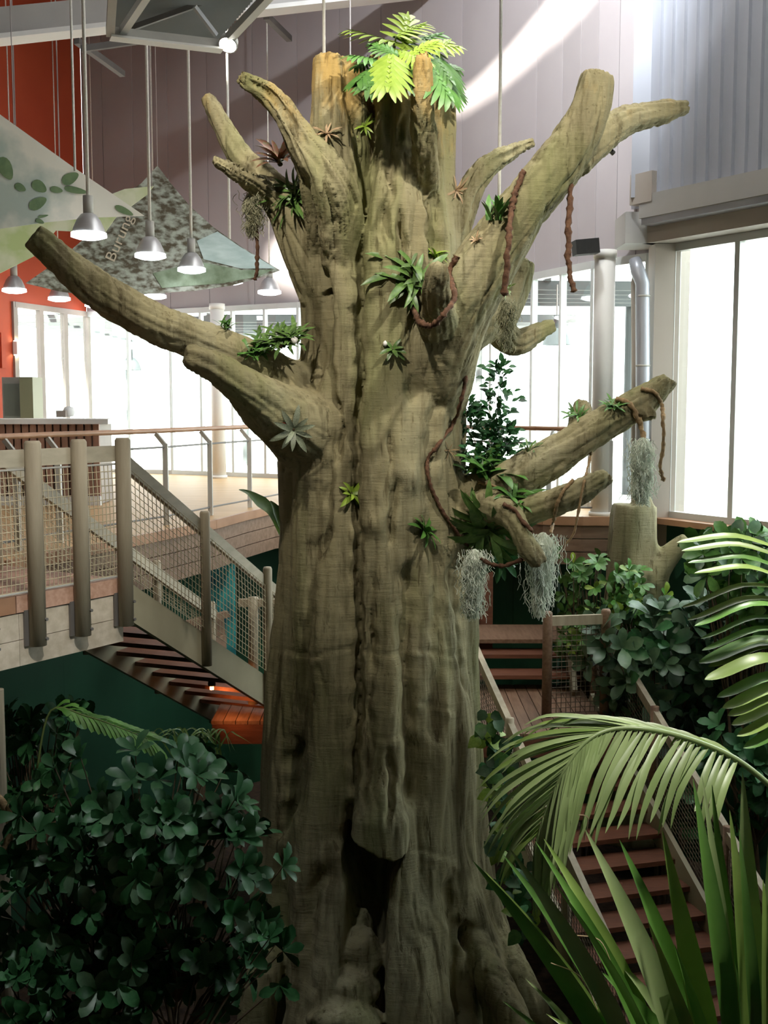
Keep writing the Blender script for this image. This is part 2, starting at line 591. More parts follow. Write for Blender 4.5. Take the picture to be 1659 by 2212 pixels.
# ---- orange wall, with the piece that runs down to the floor
wl = thing('wall_left', (-6.6, 20.5, HEAD), None, None, kind='structure')
A, B = Vector((*LEFT[0], 0)), Vector((*LEFT[1], 0))
d = (B - A).normalized(); n = Vector((d.y, -d.x, 0))
MB().box((A + B) / 2 - n * 0.1 + Vector((0, 0, (HEAD + ROOF) / 2)), ((B - A).length, 0.2, ROOF - HEAD), (d, n, Vector((0, 0, 1)))).build('wall_panel', m_orange, wl)
DOORA = wall_hit(32, 760, LEFT)
L1 = (Vector((DOORA.x, DOORA.y, 0)) - A).length
MB().box(A + d * (L1 / 2) - n * 0.1 + Vector((0, 0, HEAD / 2)), (L1, 0.2, HEAD), (d, n, Vector((0, 0, 1)))).build('wall_panel', m_orange, wl)
LD, LN = d.copy(), n.copy()

# ---- remaining shell of the hall (beside and behind the viewer)
def plain_wall(name, a, b, z0, z1, m):
    A, B = Vector((*a, 0)), Vector((*b, 0))
    d = (B - A).normalized(); n = Vector((d.y, -d.x, 0))
    return struct(MB().box((A + B) / 2 - n * 0.1 + Vector((0, 0, (z0 + z1) / 2)), ((B - A).length, 0.2, z1 - z0), (d, n, Vector((0, 0, 1)))).build(name, m))
plain_wall('wall_side', (-12, 5), (-7.35, 18.4), PIT, ROOF, m_mauve)
plain_wall('wall_side', (-12, -7), (-12, 5), PIT, ROOF, m_mauve)
plain_wall('wall_front', (11.3, -7), (-12, -7), HEAD, ROOF, m_mauve)
plain_wall('wall_front', (11.3, -7), (-12, -7), PIT, 0.0, m_mauve)
plain_wall('wall_front', (8.3, -7), (-12, -7), 0.0, HEAD, m_mauve)

# ---- windows
WN = [0]
def glazing(a, b, z0, z1, nm, fm, fw=0.05, sill=True, pane=True):
    """one window bay from plan point a to b: frame, mullions, panes"""
    WN[0] += 1
    A, B = Vector((*a, 0)), Vector((*b, 0))
    d = (B - A).normalized(); n = Vector((d.y, -d.x, 0)); Z = Vector((0, 0, 1))
    L = (B - A).length
    w = thing('window_%d' % WN[0], (A + B) / 2 + Vector((0, 0, z0)), None, None, kind='structure')
    mb = MB()
    mb.box((A + B) / 2 + Z * (z1 - 0.05), (L, 0.1, 0.1), (d, n, Z))
    mb.box((A + B) / 2 + Z * (z0 + 0.04), (L, 0.1, 0.08), (d, n, Z))
    mb.build('window_frame', fm, w)
    for k in range(nm + 1):
        c = A + d * (L * k / nm)
        MB().box(c + Z * (z0 + z1) / 2, (fw, 0.09, z1 - z0), (d, n, Z)).build('mullion', fm, w)
    if pane:
        for k in range(nm):
            c = A + d * (L * (k + 0.5) / nm)
            MB().box(c + Z * (z0 + z1) / 2, (L / nm - fw, 0.008, z1 - z0 - 0.18), (d, n, Z)).build('pane', GLASS, w)
    return w

for (a, b) in zip(BACK[:-1], BACK[1:]):
    L = math.dist(a, b)
    glazing(a, b, 0.0, HEAD, max(1, round(L / 0.82)), m_frame)
for (a, b) in zip(RIGHT[3:-1], RIGHT[4:]):
    plain_wall('wall_right_near', a, b, 0.0, 3.4, m_pillar)
for (a, b) in zip(RIGHT[:3], RIGHT[1:4]):
    L = math.dist(a, b)
    glazing(a, b, 0.0, 3.25, max(1, round(L / 0.92)), m_frame, 0.07)
glazing((DOORA.x, DOORA.y), LEFT[1], 0.0, HEAD, 3, m_brownframe, 0.12)
glazing((11.3, -7), (8.3, -7), 0.0, HEAD, 2, m_frame)

# portals guide the sampling of the daylight coming in through the windows
def portal(c, d, n, w, h):
    l = bpy.data.lights.new('window_daylight', 'AREA')
    l.shape = 'RECTANGLE'
    l.size, l.size_y = w, h
    l.cycles.is_portal = True
    o = bpy.data.objects.new('window_daylight', l)
    Z = n * -1                      # lights shine along local -Z, so -Z = into the room
    Y = Z.cross(d)
    o.matrix_world = Matrix(((d.x, Y.x, Z.x, c.x), (d.y, Y.y, Z.y, c.y), (d.z, Y.z, Z.z, c.z), (0, 0, 0, 1)))
    COL.objects.link(o)
def wall_portal(a, b, z0, z1):
    A, B = Vector((*a, 0)), Vector((*b, 0))
    d = (B - A).normalized(); n = Vector((d.y, -d.x, 0))
    portal((A + B) / 2 + Vector((0, 0, (z0 + z1) / 2)) - n * 0.25, d, n, (B - A).length, z1 - z0)
wall_portal(BACK[0], BACK[2], 0, HEAD)
wall_portal(BACK[2], BACK[4], 0, HEAD)
wall_portal(BACK[4], BACK[6], 0, HEAD)
wall_portal(RIGHT[0], RIGHT[3], 0, 3.25)
wall_portal((DOORA.x, DOORA.y), LEFT[1], 0, HEAD)
wall_portal((11.3, -7), (8.3, -7), 0, HEAD)

# ---- corrugated wall above the right-hand windows, standing proud on a beam
def corrugated(pl, z0, z1, pitch=0.17, depth=0.035):
    V, F = [], []
    prof = [(0.0, 0), (0.55, 0), (0.62, 1), (0.93, 1)]
    pts = []
    for (a, b) in zip(pl[:-1], pl[1:]):
        A, B = Vector((*a, 0)), Vector((*b, 0))
        d = (B - A).normalized(); n = Vector((d.y, -d.x, 0))
        L = (B - A).length
        k = int(L / pitch)
        for i in range(k):
            for (s, o) in prof:
                pts.append(A + d * (L * (i + s) / k) + n * (o * depth))
    for p in pts:
        V += [(p.x, p.y, z0), (p.x, p.y, z1)]
    for i in range(len(pts) - 1):
        F.append((2 * i, 2 * i + 2, 2 * i + 3, 2 * i + 1))
    return MB().add(V, F)
OFF = Vector((-0.40, -0.25, 0))
CW = [(p[0] + OFF.x, p[1] + OFF.y) for p in RIGHT]
wr = corrugated(CW, 3.74, ROOF).build('wall_right', m_metal)
struct(wr)
tb = thing('trim_1', (CW[0][0], CW[0][1], 3.3), None, None, kind='structure')
for (a, b) in zip(CW[:-1], CW[1:]):
    A, B = Vector((*a, 0)), Vector((*b, 0))
    d = (B - A).normalized(); n = Vector((d.y, -d.x, 0)); Z = Vector((0, 0, 1))
    L = (B - A).length
    MB().box((A + B) / 2 + Z * 3.62 + n * 0.03, (L + 0.1, 0.14, 0.26), (d, n, Z)).build('beam_face', m_beam, tb)
    MB().box((A + B) / 2 + Z * 3.46 - n * 0.05, (L + 0.1, 0.22, 0.08), (d, n, Z)).build('beam_lip', m_metal, tb)
    MB().box((A + B) / 2 + Z * 3.34 - n * 0.3, (L + 0.4, 0.36, 0.2), (d, n, Z)).build('head_board', m_pillar, tb)
A = Vector((*CW[0], 0)); d = (Vector((*CW[1], 0)) - A).normalized(); n = Vector((d.y, -d.x, 0))
MB().box(A + Vector((0, 0, 3.83)) - d * 0.02, (0.35, 0.22, 0.34), (d, n, Vector((0, 0, 1)))).build('beam_end_box', m_pillar, tb)
MB().box((A + Vector((*BACK[-1], 0))) / 2 + Vector((-0.05, 0.1, 3.42)), (0.55, 0.6, 0.36)).build('corner_box', m_beam, tb)
# return of the corrugated box to the back wall
plain_wall('wall_return', CW[0], (BACK[-1][0] - 0.02, BACK[-1][1] + 0.05), 3.74, ROOF, m_metal)

# ---- taupe pillar between the two window walls, and green wall under the right-hand windows
plain_wall('wall_pillar', BACK[-1], RIGHT[0], PIT, ROOF, m_pillar)
MBp = MB().box((3.34, 13.62, 1.6), (0.30, 0.34, 3.3)); struct(tag(MBp.build('trim_2', m_pillar)))
wg = thing('wall_lower', (5, 11, PIT), None, None, kind='structure')
for (a, b) in zip(RIGHT[:-1], RIGHT[1:]):
    A, B = Vector((*a, 0)), Vector((*b, 0))
    d = (B - A).normalized(); n = Vector((d.y, -d.x, 0))
    MB().box((A + B) / 2 - n * 0.1 + Vector((0, 0, PIT / 2 - 0.04)), ((B - A).length + 0.1, 0.2, -PIT - 0.08), (d, n, Vector((0, 0, 1)))).build('wall_panel', m_green, wg)
sill = thing('trim_3', (5, 11, 0), None, None, kind='structure')
for (a, b) in zip(RIGHT[:-1], RIGHT[1:]):
    A, B = Vector((*a, 0)), Vector((*b, 0))
    d = (B - A).normalized(); n = Vector((d.y, -d.x, 0))
    MB().box((A + B) / 2 + n * 0.06 + Vector((0, 0, -0.03)), ((B - A).length + 0.1, 0.34, 0.07), (d, n, Vector((0, 0, 1)))).build('sill_board', m_handrail, sill)

# ---- roof with openings shaped to throw the sun patches, and two added frosted sheets
def roof_hole(pix, poly=BACK):
    out = []
    for (u, v) in pix:
        p = wall_hit(u, v, poly)
        q = p + SUN_DIR * ((ROOF - p.z) / SUN_DIR.z)
        out.append((q.x, q.y))
    return out
HOLES = [
    roof_hole([(940, 238), (1030, 170), (1110, 92), (1185, 0), (1240, -60), (1345, -60), (1270, 10), (1180, 90), (1090, 165), (1010, 214)]),
    roof_hole([(575, 545), (640, 490), (720, 470), (720, 590), (640, 610), (590, 590)]),
    [(2.35, 13.0), (3.15, 13.5), (2.2, 15.5), (1.5, 15.0)],
    [(0.8, 9.2), (4.1, 9.2), (3.5, 11.8), (0.8, 11.8)],
]
bm = bmesh.new()
outer = [(-12.3, -7.3), (11.8, -7.3), (11.8, 1.2), (3.6, 14.6), (2.4, 16.6), (0.7, 19.2), (-1.4, 21.3), (-4.2, 22.8), (-6.2, 23.2), (-12.3, 6)]
edges = []
for loop in [outer] + HOLES:
    vsx = [bm.verts.new((p[0], p[1], ROOF)) for p in loop]
    for i in range(len(vsx)):
        edges.append(bm.edges.new((vsx[i], vsx[(i + 1) % len(vsx)])))
bmesh.ops.triangle_fill(bm, use_beauty=True, use_dissolve=False, edges=edges)
me = bpy.data.meshes.new('ceiling'); bm.to_mesh(me); bm.free()
me.materials.append(m_mauve)
ceil_ob = bpy.data.objects.new('ceiling', me); COL.objects.link(ceil_ob); struct(ceil_ob)
RLN = 0
for h in HOLES[2:]:  # unseen sheets added to brighten the right-hand wall, deck and tree
    rlt = MB().add([(p[0], p[1], ROOF + 0.01) for p in h], [(0, 1, 2, 3)]).build('window_rooflight', FROST)
    struct(rlt)

# ---- upper deck floor (same level as the viewer's feet), hardwood
ED = catm2(EDGE, 4)
deck_poly = [(-12, 5.2)] + ED + [(3.2, 13.45), (3.25, 14.0)] + list(reversed(BACK)) + [(-7.35, 18.4), (-12, 5.2)]
deck_poly = deck_poly[:-1]
struct(MB().prism(deck_poly, -0.10, 0.0).build('floor_deck', m_floorwood))
struct(MB().box((0, -2.7, -0.15), (23, 8.4, 0.3)).build('floor_viewing_deck', m_floorwood))

fas = thing('deck_fascia', (0, 15, -0.5), 'brown boarded edge of the upper deck running behind the big tree', 'fascia')
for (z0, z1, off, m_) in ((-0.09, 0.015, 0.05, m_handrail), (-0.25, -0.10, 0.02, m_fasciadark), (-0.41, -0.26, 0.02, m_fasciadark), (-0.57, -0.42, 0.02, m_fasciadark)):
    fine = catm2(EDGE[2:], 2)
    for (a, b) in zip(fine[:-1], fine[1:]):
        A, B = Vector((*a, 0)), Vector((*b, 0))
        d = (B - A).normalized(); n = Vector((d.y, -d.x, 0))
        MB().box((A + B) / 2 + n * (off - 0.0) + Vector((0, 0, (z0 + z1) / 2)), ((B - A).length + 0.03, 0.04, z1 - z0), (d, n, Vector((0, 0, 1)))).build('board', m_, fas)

# green wall set back under the upper deck
gw = thing('wall_under_deck', (0, 16, PIT), None, None, kind='structure')
GWL = [(-6.0, 6.6), (-4.9, 8.6), (-4.2, 10.2), (-3.5, 12.2), (-2.9, 14.0), (-2.2, 15.6), (-0.8, 16.8), (0.9, 16.2), (1.7, 15.0), (2.2, 14.4), (3.4, 14.2)]
for (a, b) in zip(GWL[:-1], GWL[1:]):
    A, B = Vector((*a, 0)), Vector((*b, 0))
    d = (B - A).normalized(); n = Vector((d.y, -d.x, 0))
    MB().box((A + B) / 2 - n * 0.08 + Vector((0, 0, (PIT - 0.1) / 2)), ((B - A).length + 0.12, 0.16, -PIT - 0.1), (d, n, Vector((0, 0, 1)))).build('wall_panel', m_green, gw)
# ceiling-high wall closing the pit below the viewer
struct(MB().box((0, 1.55, PIT / 2 - 0.2), (23, 0.1, -PIT - 0.4)).build('wall_near', m_green))

# ---- deck railing: steel posts with cranked tops, timber handrail, two rods
rl = thing('deck_railing', (-2.2, 13, 0), 'grey steel railing with red-brown handrail along the upper deck left of the tree', 'railing')
def rail_run(root, pts, posts):
    up = Vector((0, 0, 1))
    for (a, b) in zip(pts[:-1], pts[1:]):
        A, B = Vector((*a, 0)), Vector((*b, 0))
        MB().cyl(A + up * 0.88, B + up * 0.88, 0.011, 6).build('rod', m_darksteel, root)
        MB().cyl(A + up * 0.10, B + up * 0.10, 0.011, 6).build('rod', m_darksteel, root)
    n = [Vector((0, 0, 0))] * len(pts)
    hp = []
    for i, p in enumerate(pts):
        a = pts[max(i - 1, 0)]; b = pts[min(i + 1, len(pts) - 1)]
        d = Vector((b[0] - a[0], b[1] - a[1], 0)).normalized()
        hp.append(Vector((p[0], p[1], 1.06)) + Vector((-d.y, d.x, 0)) * 0.12)
    MB().tube(hp, 0.028, 8).build('handrail', m_handrail, root, True)
    for p, h in zip(pts, hp):
        if p in posts:
            q = MB().box((p[0], p[1], 0.46), (0.055, 0.055, 0.92)).build('post', m_steel, root)
            MB().bar((p[0], p[1], 0.90), (h.x, h.y, 1.03), 0.03, 0.045).build('bracket', m_steel, q)
rp = []
for (u, v) in [(-60, 1208), (40, 1190), (130, 1172), (360, 1134), (455, 1113), (540, 1096), (640, 1075), (720, 1064)]:
    g = G(u, v, 0.0)
    rp.append((g.x, g.y))
rail_run(rl, rp, rp)
rr = thing('deck_railing', (1.6, 14, 0), 'stretch of deck railing seen between the trunk and the white column', 'railing')
rp2 = [(0.6, 15.6), (1.38, 14.55), (2.02, 13.78), (2.75, 13.68)]
rail_run(rr, rp2, rp2)

# ---- round columns
def column(name, u, d, r, label, z1=HEAD - 0.02):
    p = W(u, 900, d)
    t = thing(name, (p.x, d, 0), label, 'column')
    MB().cyl((p.x, d, 0.0), (p.x, d, z1), r, 24).build('shaft', m_column, t, True)
    MB().cyl((p.x, d, 0.0), (p.x, d, 0.05), r * 1.15, 24).build('base_ring', m_column, t, True)
    MB().cyl((p.x, d, z1 - 0.08), (p.x, d, z1 + 0.02), r * 1.12, 24).build('collar', m_column, t, True)
column('round_column', 1301, 13.75, 0.125, 'thick white round column before the windows right of the tree')
column('round_column', 472, 20.9, 0.13, 'slim white round column before the far windows behind the long left branch')

# ---- insulated duct pipes beside the pillar
dp = thing('pipe_pair', W(1385, 1080, 13.55), 'two silvery lagged pipes running down the window corner', 'pipes')
pts = [W(1371, 560, 13.55), W(1378, 585, 13.5), W(1388, 612, 13.5), W(1389, 800, 13.5), W(1387, 1085, 13.5)]
MB().tube(pts, [0.07, 0.085, 0.085, 0.085, 0.085], 14).build('pipe', m_metal, dp, True)
pts = [W(1372, 595, 13.7), W(1371, 610, 13.7), W(1372, 800, 13.7), W(1371, 1085, 13.7)]
MB().tube(pts, [0.03, 0.045, 0.045, 0.045], 12).build('pipe', m_pillar, dp, True)
for v in (640, 790, 950):
    p = W(1389, v, 13.5)
    MB().cyl(p - Vector((0, 0, .012)), p + Vector((0, 0, .012)), 0.089, 14).build('band', m_steel, dp, True)

# ---- outside: white canopy with joists beyond the far windows, seen through the panes
cn = thing('outdoor_canopy', (-2, 27, 0), 'pale canopy joists outside beyond the far windows', 'canopy')
for k in range(9):
    y = 23.8 + k * 0.9
    MB().box((-2.0, y, 3.15 + 0.0 * k), (12, 0.12, 0.16)).build('joist', m_canopy, cn)
for k in range(4):
    MB().box((-7 + k * 3.2, 27.5, 3.35), (0.1, 8, 0.1)).build('purlin', m_canopy, cn)
for k in range(4):
    MB().cyl((-7 + k * 3.2, 31, -0.5), (-7 + k * 3.2, 31, 3.3), 0.09, 12).build('post', m_canopy, cn)
cn2 = thing('outdoor_canopy', (3.5, 19, -0.3), 'pale canopy joists outside the windows right of the tree', 'canopy')
for k in range(5):
    MB().bar((2.2, 17.7 + k * 0.7, 3.2), (4.7, 17.9 + k * 0.7, 3.2), 0.1, 0.14).build('joist', m_canopy, cn2)
MB().bar((2.5, 17.4, 3.3), (2.9, 20.9, 3.3), 0.1, 0.1).build('purlin', m_canopy, cn2)
MB().cyl((4.5, 20.8, -0.5), (4.5, 20.8, 3.2), 0.09, 12).build('post', m_canopy, cn2)
struct(MB().prism([(-30, 24), (-6.3, 24), (-4.2, 23), (-1.2, 21.5), (1, 19.5), (2.7, 17), (3.7, 14.9), (11.9, 1.3), (11.9, -20), (60, -20), (60, 70), (-30, 70)], -0.6, -0.3).build('floor_outside', mat('pale_paving', (0.55, 0.54, 0.5), 0.8, (0.6, 0.59, 0.55), 2.0)))
# ================================================================== LANDING AND STAIRS ON THE LEFT
Zv = Vector((0, 0, 1))
F1, F2, F3 = G(60, 1284, 0), G(158, 1267, 0), G(252, 1250, 0)
fd = (F3 - F1).normalized()                     # along the front edge, to the right and away
fn = Vector((-fd.y, fd.x, 0))                   # inward (away from the viewer)
F0 = F1 - fd * 2.6
ld = thing('landing', F1 + Vector((0, 0, -0.6)), 'timber landing with cream boarded edge, thick round posts and wire net at the left', 'landing')
LDEPTH = 1.35
npl = 11
for k in range(npl):
    a = F0 + fn * (LDEPTH * k / npl)
    b = F3 + fd * 0.03 + fn * (LDEPTH * k / npl)
    w = LDEPTH / npl
    MB().bar(a + fn * w / 2 - Zv * 0.02, b + fn * w / 2 - Zv * 0.02, w - 0.008, 0.035).build('plank', m_deckpink, ld)
# connection back to the deck on the far left
MB().prism([(F0.x - 3, F0.y - 1), (F0.x, F0.y), ((F0 + fn * LDEPTH).x, (F0 + fn * LDEPTH).y), (-4.2, 8.1), (-6.5, 8.1)], -0.06, -0.005).build('plank_bridge', m_deckpink, ld)
def on_front(p0, p1, z0, z1, out, name, m, par):
    MB().bar(p0 - fn * out + Zv * (z0 + z1) / 2, p1 - fn * out + Zv * (z0 + z1) / 2, 0.035, z1 - z0).build(name, m, par)
cut1 = F1 + fd * -0.14
for (p0, p1, m_) in ((F0, cut1 - fd * .01, m_handrail), (cut1, F2 + fd * 0.02, m_deckpink), (F2 + fd * 0.025, F3 + fd * 0.04, m_deckpink)):
    on_front(p0, p1, -0.11, 0.012, 0.03, 'edge_board', m_, ld)
for (z0, z1) in ((-0.305, -0.12), (-0.495, -0.31)):
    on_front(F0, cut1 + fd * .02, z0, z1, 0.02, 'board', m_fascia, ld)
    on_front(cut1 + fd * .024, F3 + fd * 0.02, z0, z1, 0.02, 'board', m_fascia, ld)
# end face of the landing and beams beneath it
MB().bar(F3 + fd * 0.0 - Zv * 0.28, F3 + fn * LDEPTH - Zv * 0.28, 0.04, 0.42).build('board', m_fasciadark, ld)
for k in (0.3, 1.2):
    MB().bar(F0 + fn * k - Zv * 0.18, F3 + fn * k - Zv * 0.18, 0.06, 0.2).build('joist', m_fasciadark, ld)

def round_post(root, base, z0, z1, r=0.052, m=None):
    MB().lathe((base.x, base.y, 0), [(0.001, z0), (r, z0), (r, z1 - 0.02), (r * 0.8, z1), (0.001, z1)], 16).build('post', m or m_postwood, root, True)

def net(root, a0, a1, b0, b1, nx, ny, sag=0.0, r=0.0034, m=None):
    """wire net between the bottom line a0-a1 and the top line b0-b1"""
    mb = MB()
    nrm = (a1 - a0).cross(b0 - a0).normalized()
    def P(s, t):
        p = (a0 * (1 - s) + a1 * s) * (1 - t) + (b0 * (1 - s) + b1 * s) * t
        return p + nrm * (sag * math.sin(PI * s) * math.sin(PI * t))
    for i in range(nx + 1):
        mb.tube([P(i / nx, k / 4) for k in range(5)], r, 4, False)
    for j in range(ny + 1):
        mb.tube([P(k / 4, j / ny) for k in range(5)], r, 4, False)
    return tag(mb.build('wire_net', m or m_wire, root), kind='stuff')

lr = ld
PL = []
F00 = F1 - fd * (F2 - F1).length
for p in (F00, F1, F2, F3):
    q = p - fn * 0.095
    PL.append(q)
    round_post(lr, q, -0.36, 1.10, 0.06)
    MB().bar(q + fn * 0.05 - Zv * 0.36 - fd * 0.055, q + fn * 0.05 - Zv * 0.10 - fd * 0.055, 0.02, 0.05, fd).build('bracket', m_darksteel, lr)
    for dz in (-0.31, -0.17):
        MB().cyl(q - fn * 0.045 + fd * .03 + Zv * dz, q - fn * 0.068 + fd * .03 + Zv * dz, 0.012, 8).build('bolt', m_darksteel, lr)
for a, b in zip(PL[:-1], PL[1:]):
    MB().bar(a + fn * 0.05 + Zv * 0.98, b + fn * 0.05 + Zv * 0.98, 0.045, 0.12).build('rail', m_railwood, lr)
    MB().cyl(a + fn * 0.04 + Zv * 0.90, b + fn * 0.04 + Zv * 0.90, 0.008, 6).build('wire', m_steel, lr)
    MB().cyl(a + fn * 0.04 + Zv * 0.03, b + fn * 0.04 + Zv * 0.03, 0.008, 6).build('wire', m_steel, lr)
    net(lr, a + fn * .04 + Zv * .04, b + fn * .04 + Zv * .04, a + fn * .04 + Zv * .9, b + fn * .04 + Zv * .9, 11, 16, 0.02)

# stair flight from the landing, going away and down behind the tree
SU = Vector((0.365, 0.93, 0)).normalized()
SN = Vector((-SU.y, SU.x, 0))                   # to the left of the walker
TOPR = PL[3] + fn * 0.10 + fd * 0.06
SW = 1.15
MIDZ = -1.85
SLOPE = 0.555
RUN = -MIDZ / SLOPE
st = thing('stair_flight', TOPR + Zv * MIDZ, 'open timber stair flight with steel stringer descending from the landing behind the tree', 'stairs')
def along(k, side, dz):
    return TOPR + SU * k + SN * side + Zv * (-SLOPE * k + dz)
for side in (0.0, SW):
    MB().bar(along(-0.05, side, -0.16), along(RUN + 0.1, side, -0.16), 0.05, 0.27).build('stringer', m_stringer, st)
nt_ = 11
for k in range(nt_):
    s = (k + 0.5) * RUN / nt_
    c = TOPR + SU * s + SN * (SW / 2) + Zv * (MIDZ * (k + 1) / nt_)
    MB().box(c, (RUN / nt_ + 0.02, SW - 0.06, 0.04), (SU, SN, Zv)).build('tread', m_tread, st)
sr = st
RK = [0.0, 1.18, 2.36, 3.45]
for side in (-0.06, SW + 0.06):
    tops = []
    for j, k in enumerate(RK):
        p = TOPR + SU * k + SN * side
        z = -SLOPE * k
        if not (j == 0 and side < 0):
            round_post(sr, p, z - 0.30, z + 1.08, 0.045)
        tops.append(p + Zv * z)
    sgn = 1 if side < 0 else -1
    for a, b in zip(tops[:-1], tops[1:]):
        MB().bar(a + Zv * 0.93 + SN * .04 * sgn, b + Zv * 0.93 + SN * .04 * sgn, 0.045, 0.11).build('rail', m_railwood, sr)
        net(sr, a + Zv * 0.03, b + Zv * 0.03, a + Zv * 0.88, b + Zv * 0.88, 20, 15, 0.01)
# support post under the landing at the far left edge
sp = W(-6, 1500, 7.6)
MB().cyl((sp.x, 7.6, PIT), (sp.x, 7.6, -0.6), 0.045, 12).build('support_post', m_postwood)
tag(bpy.data.objects['support_post'], 'grey timber post under the landing at the left picture edge', 'post')

# ================================================================== MIDDLE LANDING AND STAIRS ON THE RIGHT
ml = thing('middle_landing', (0.5, 12, MIDZ - 0.2), 'brown boarded middle landing behind and right of the trunk', 'landing')
for k in range(32):
    x = -1.7 + k * 0.125
    y0 = 11.2 if x < 0.6 else 10.75
    MB().box((x, (y0 + 12.7) / 2, MIDZ - 0.02), (0.118, 12.7 - y0, 0.035)).build('plank', m_deckdark, ml)
for (a, b) in (((-1.75, 11.22), (0.55, 11.22)), ((0.55, 10.77), (2.25, 10.77))):
    MB().bar((*a, MIDZ - 0.14), (*b, MIDZ - 0.14), 0.05, 0.2).build('edge_board', m_tread, ml)
us = thing('steps', (1.3, 12.8, MIDZ), 'two red-brown steps rising from the middle landing to the green wall', 'steps')
for k in range(2):
    MB().box((1.35, 12.55 + k * 0.30, MIDZ + 0.16 + k * 0.17), (1.7, 0.34, 0.045)).build('tread', m_tread, us)
MB().box((1.35, 13.35, MIDZ + 0.46), (1.7, 0.9, 0.045)).build('platform', m_deckdark, us)
MB().bar((2.1, 12.2, MIDZ), (2.12, 12.6, MIDZ + 0.5), 0.05, 0.3).build('side_board', m_stringer, us)
# timber door post and corner post
dpst = W(1050, 1300, 13.9)
MB().box((dpst.x, 13.9, (MIDZ + 0.4 - 0.42) / 2 ), (0.16, 0.12, 1.5)).build('timber_post', m_tread)
tag(bpy.data.objects['timber_post'], 'red-brown timber post before the green wall just right of the trunk', 'post')
PC = G(1180, 1548, MIDZ)
mr_ = ml
round_post(mr_, PC, MIDZ, MIDZ + 1.1, 0.05, m_deckdark)
PC2 = PC + Vector((0.62, 0.12, 0))
round_post(mr_, PC2, MIDZ, MIDZ + 1.1, 0.05, m_deckdark)
MB().bar(PC + Zv * 1.0, PC2 + Zv * 1.0, 0.045, 0.1).build('rail', m_postwood, mr_)
net(mr_, PC + Zv * .03, PC2 + Zv * .03, PC + Zv * .95, PC2 + Zv * .95, 12, 17, m=m_wiredark)

RU = Vector((0.27, -0.963, 0)).normalized()
RN = Vector((RU.y * -1, RU.x, 0)) * -1          # to the walker's... towards picture left
if RN.x > 0:
    RN = -RN
RS = G(1541, 2010, -3.28)                        # a point on the right stringer
SL2 = 0.56
kk = (MIDZ - 0.02 - (-3.28)) / SL2
RTOP = RS - RU * kk + Zv * (MIDZ - (-3.28))      # top of the right stringer, z = MIDZ
W2 = 1.40
RUN2 = (MIDZ - PIT) / SL2
s2 = thing('stair_flight', RTOP + RU * RUN2 + Zv * (PIT - MIDZ), 'red-brown timber stair flight coming down towards the palms at right', 'stairs')
n2 = 15
for side in (0.0, W2):
    a = RTOP + RN * side
    MB().bar(a - Zv * 0.02, a + RU * RUN2 + Zv * (PIT - MIDZ - 0.02), 0.05, 0.27).build('stringer', m_stringer, s2)
for k in range(n2):
    s = (k + 0.5) * RUN2 / n2
    c = RTOP + RU * s + RN * (W2 / 2) + Zv * ((PIT - MIDZ) * (k + 1) / n2)
    MB().box(c, (RUN2 / n2 + 0.03, W2 - 0.05, 0.045), (RU, RN, Zv)).build('tread', m_tread, s2)
sr2 = s2
for side in (-0.06, W2 + 0.06):
    tops = []
    for k in (0.0, 1.3, 2.6, 3.9):
        p = RTOP + RU * k + RN * side + Zv * (-SL2 * k)
        MB().cyl(p - Zv * 0.25, p + Zv * 1.0, 0.042, 12).build('post', m_deckdark if side < 0 else m_postwood, sr2, True)
        tops.append(p)
    for a, b in zip(tops[:-1], tops[1:]):
        MB().bar(a + Zv * 0.93, b + Zv * 0.93, 0.06, 0.09).build('rail', m_postwood, sr2)
        net(sr2, a + Zv * 0.12, b + Zv * 0.12, a + Zv * 0.88, b + Zv * 0.88, 26, 16, m=m_wiredark)

# teal painted panel on the green wall, and timber bench rails under the deck
tp = MB()
c0, c1 = W(449, 1200, 13.6), W(506, 1200, 13.6)
zb = W(478, 1425, 13.6).z
tp.box(((c0.x + c1.x) / 2, 13.62, (c0.z + zb) / 2), (c1.x - c0.x, 0.04, c0.z - zb))
m_teal = mat('teal_mural_paint', (0.01, 0.10, 0.14), 0.5, (0.06, 0.48, 0.48), 3.5, (1, 1, 0.8), contrast=(0.4, 0.6))
tag(tp.build('painted_panel', m_teal), 'tall teal painted panel under the deck, seen through the stair net', 'panel')
bn = thing('timber_rail', W(440, 1400, 12.9), 'grey timber rails crossing in front of the teal panel', 'rail')
MB().bar(W(385, 1352, 12.6), W(492, 1326, 12.9), 0.08, 0.07).build('rail', m_fasciadark, bn)
MB().bar(W(400, 1372, 12.7), W(484, 1352, 13.0), 0.04, 0.22).build('board', m_fasciadark, bn)
MB().bar(W(440, 1402, 12.7), W(486, 1385, 13.0), 0.04, 0.16).build('board', m_fasciadark, bn)
MB().cyl(W(395, 1365, 12.65), W(395, 1500, 12.65), 0.035, 8).build('post', m_fasciadark, bn)
fr = thing('rail_post', W(545, 1500, 11.6), 'short post with cross rail behind the last stair post beside the trunk', 'rail')
MB().cyl(W(547, 1290, 11.6), W(547, 1520, 11.6), 0.055, 12).build('post', m_postwood, fr, True)
MB().bar(W(515, 1302, 11.6), W(612, 1302, 11.6), 0.05, 0.08).build('rail', m_postwood, fr)

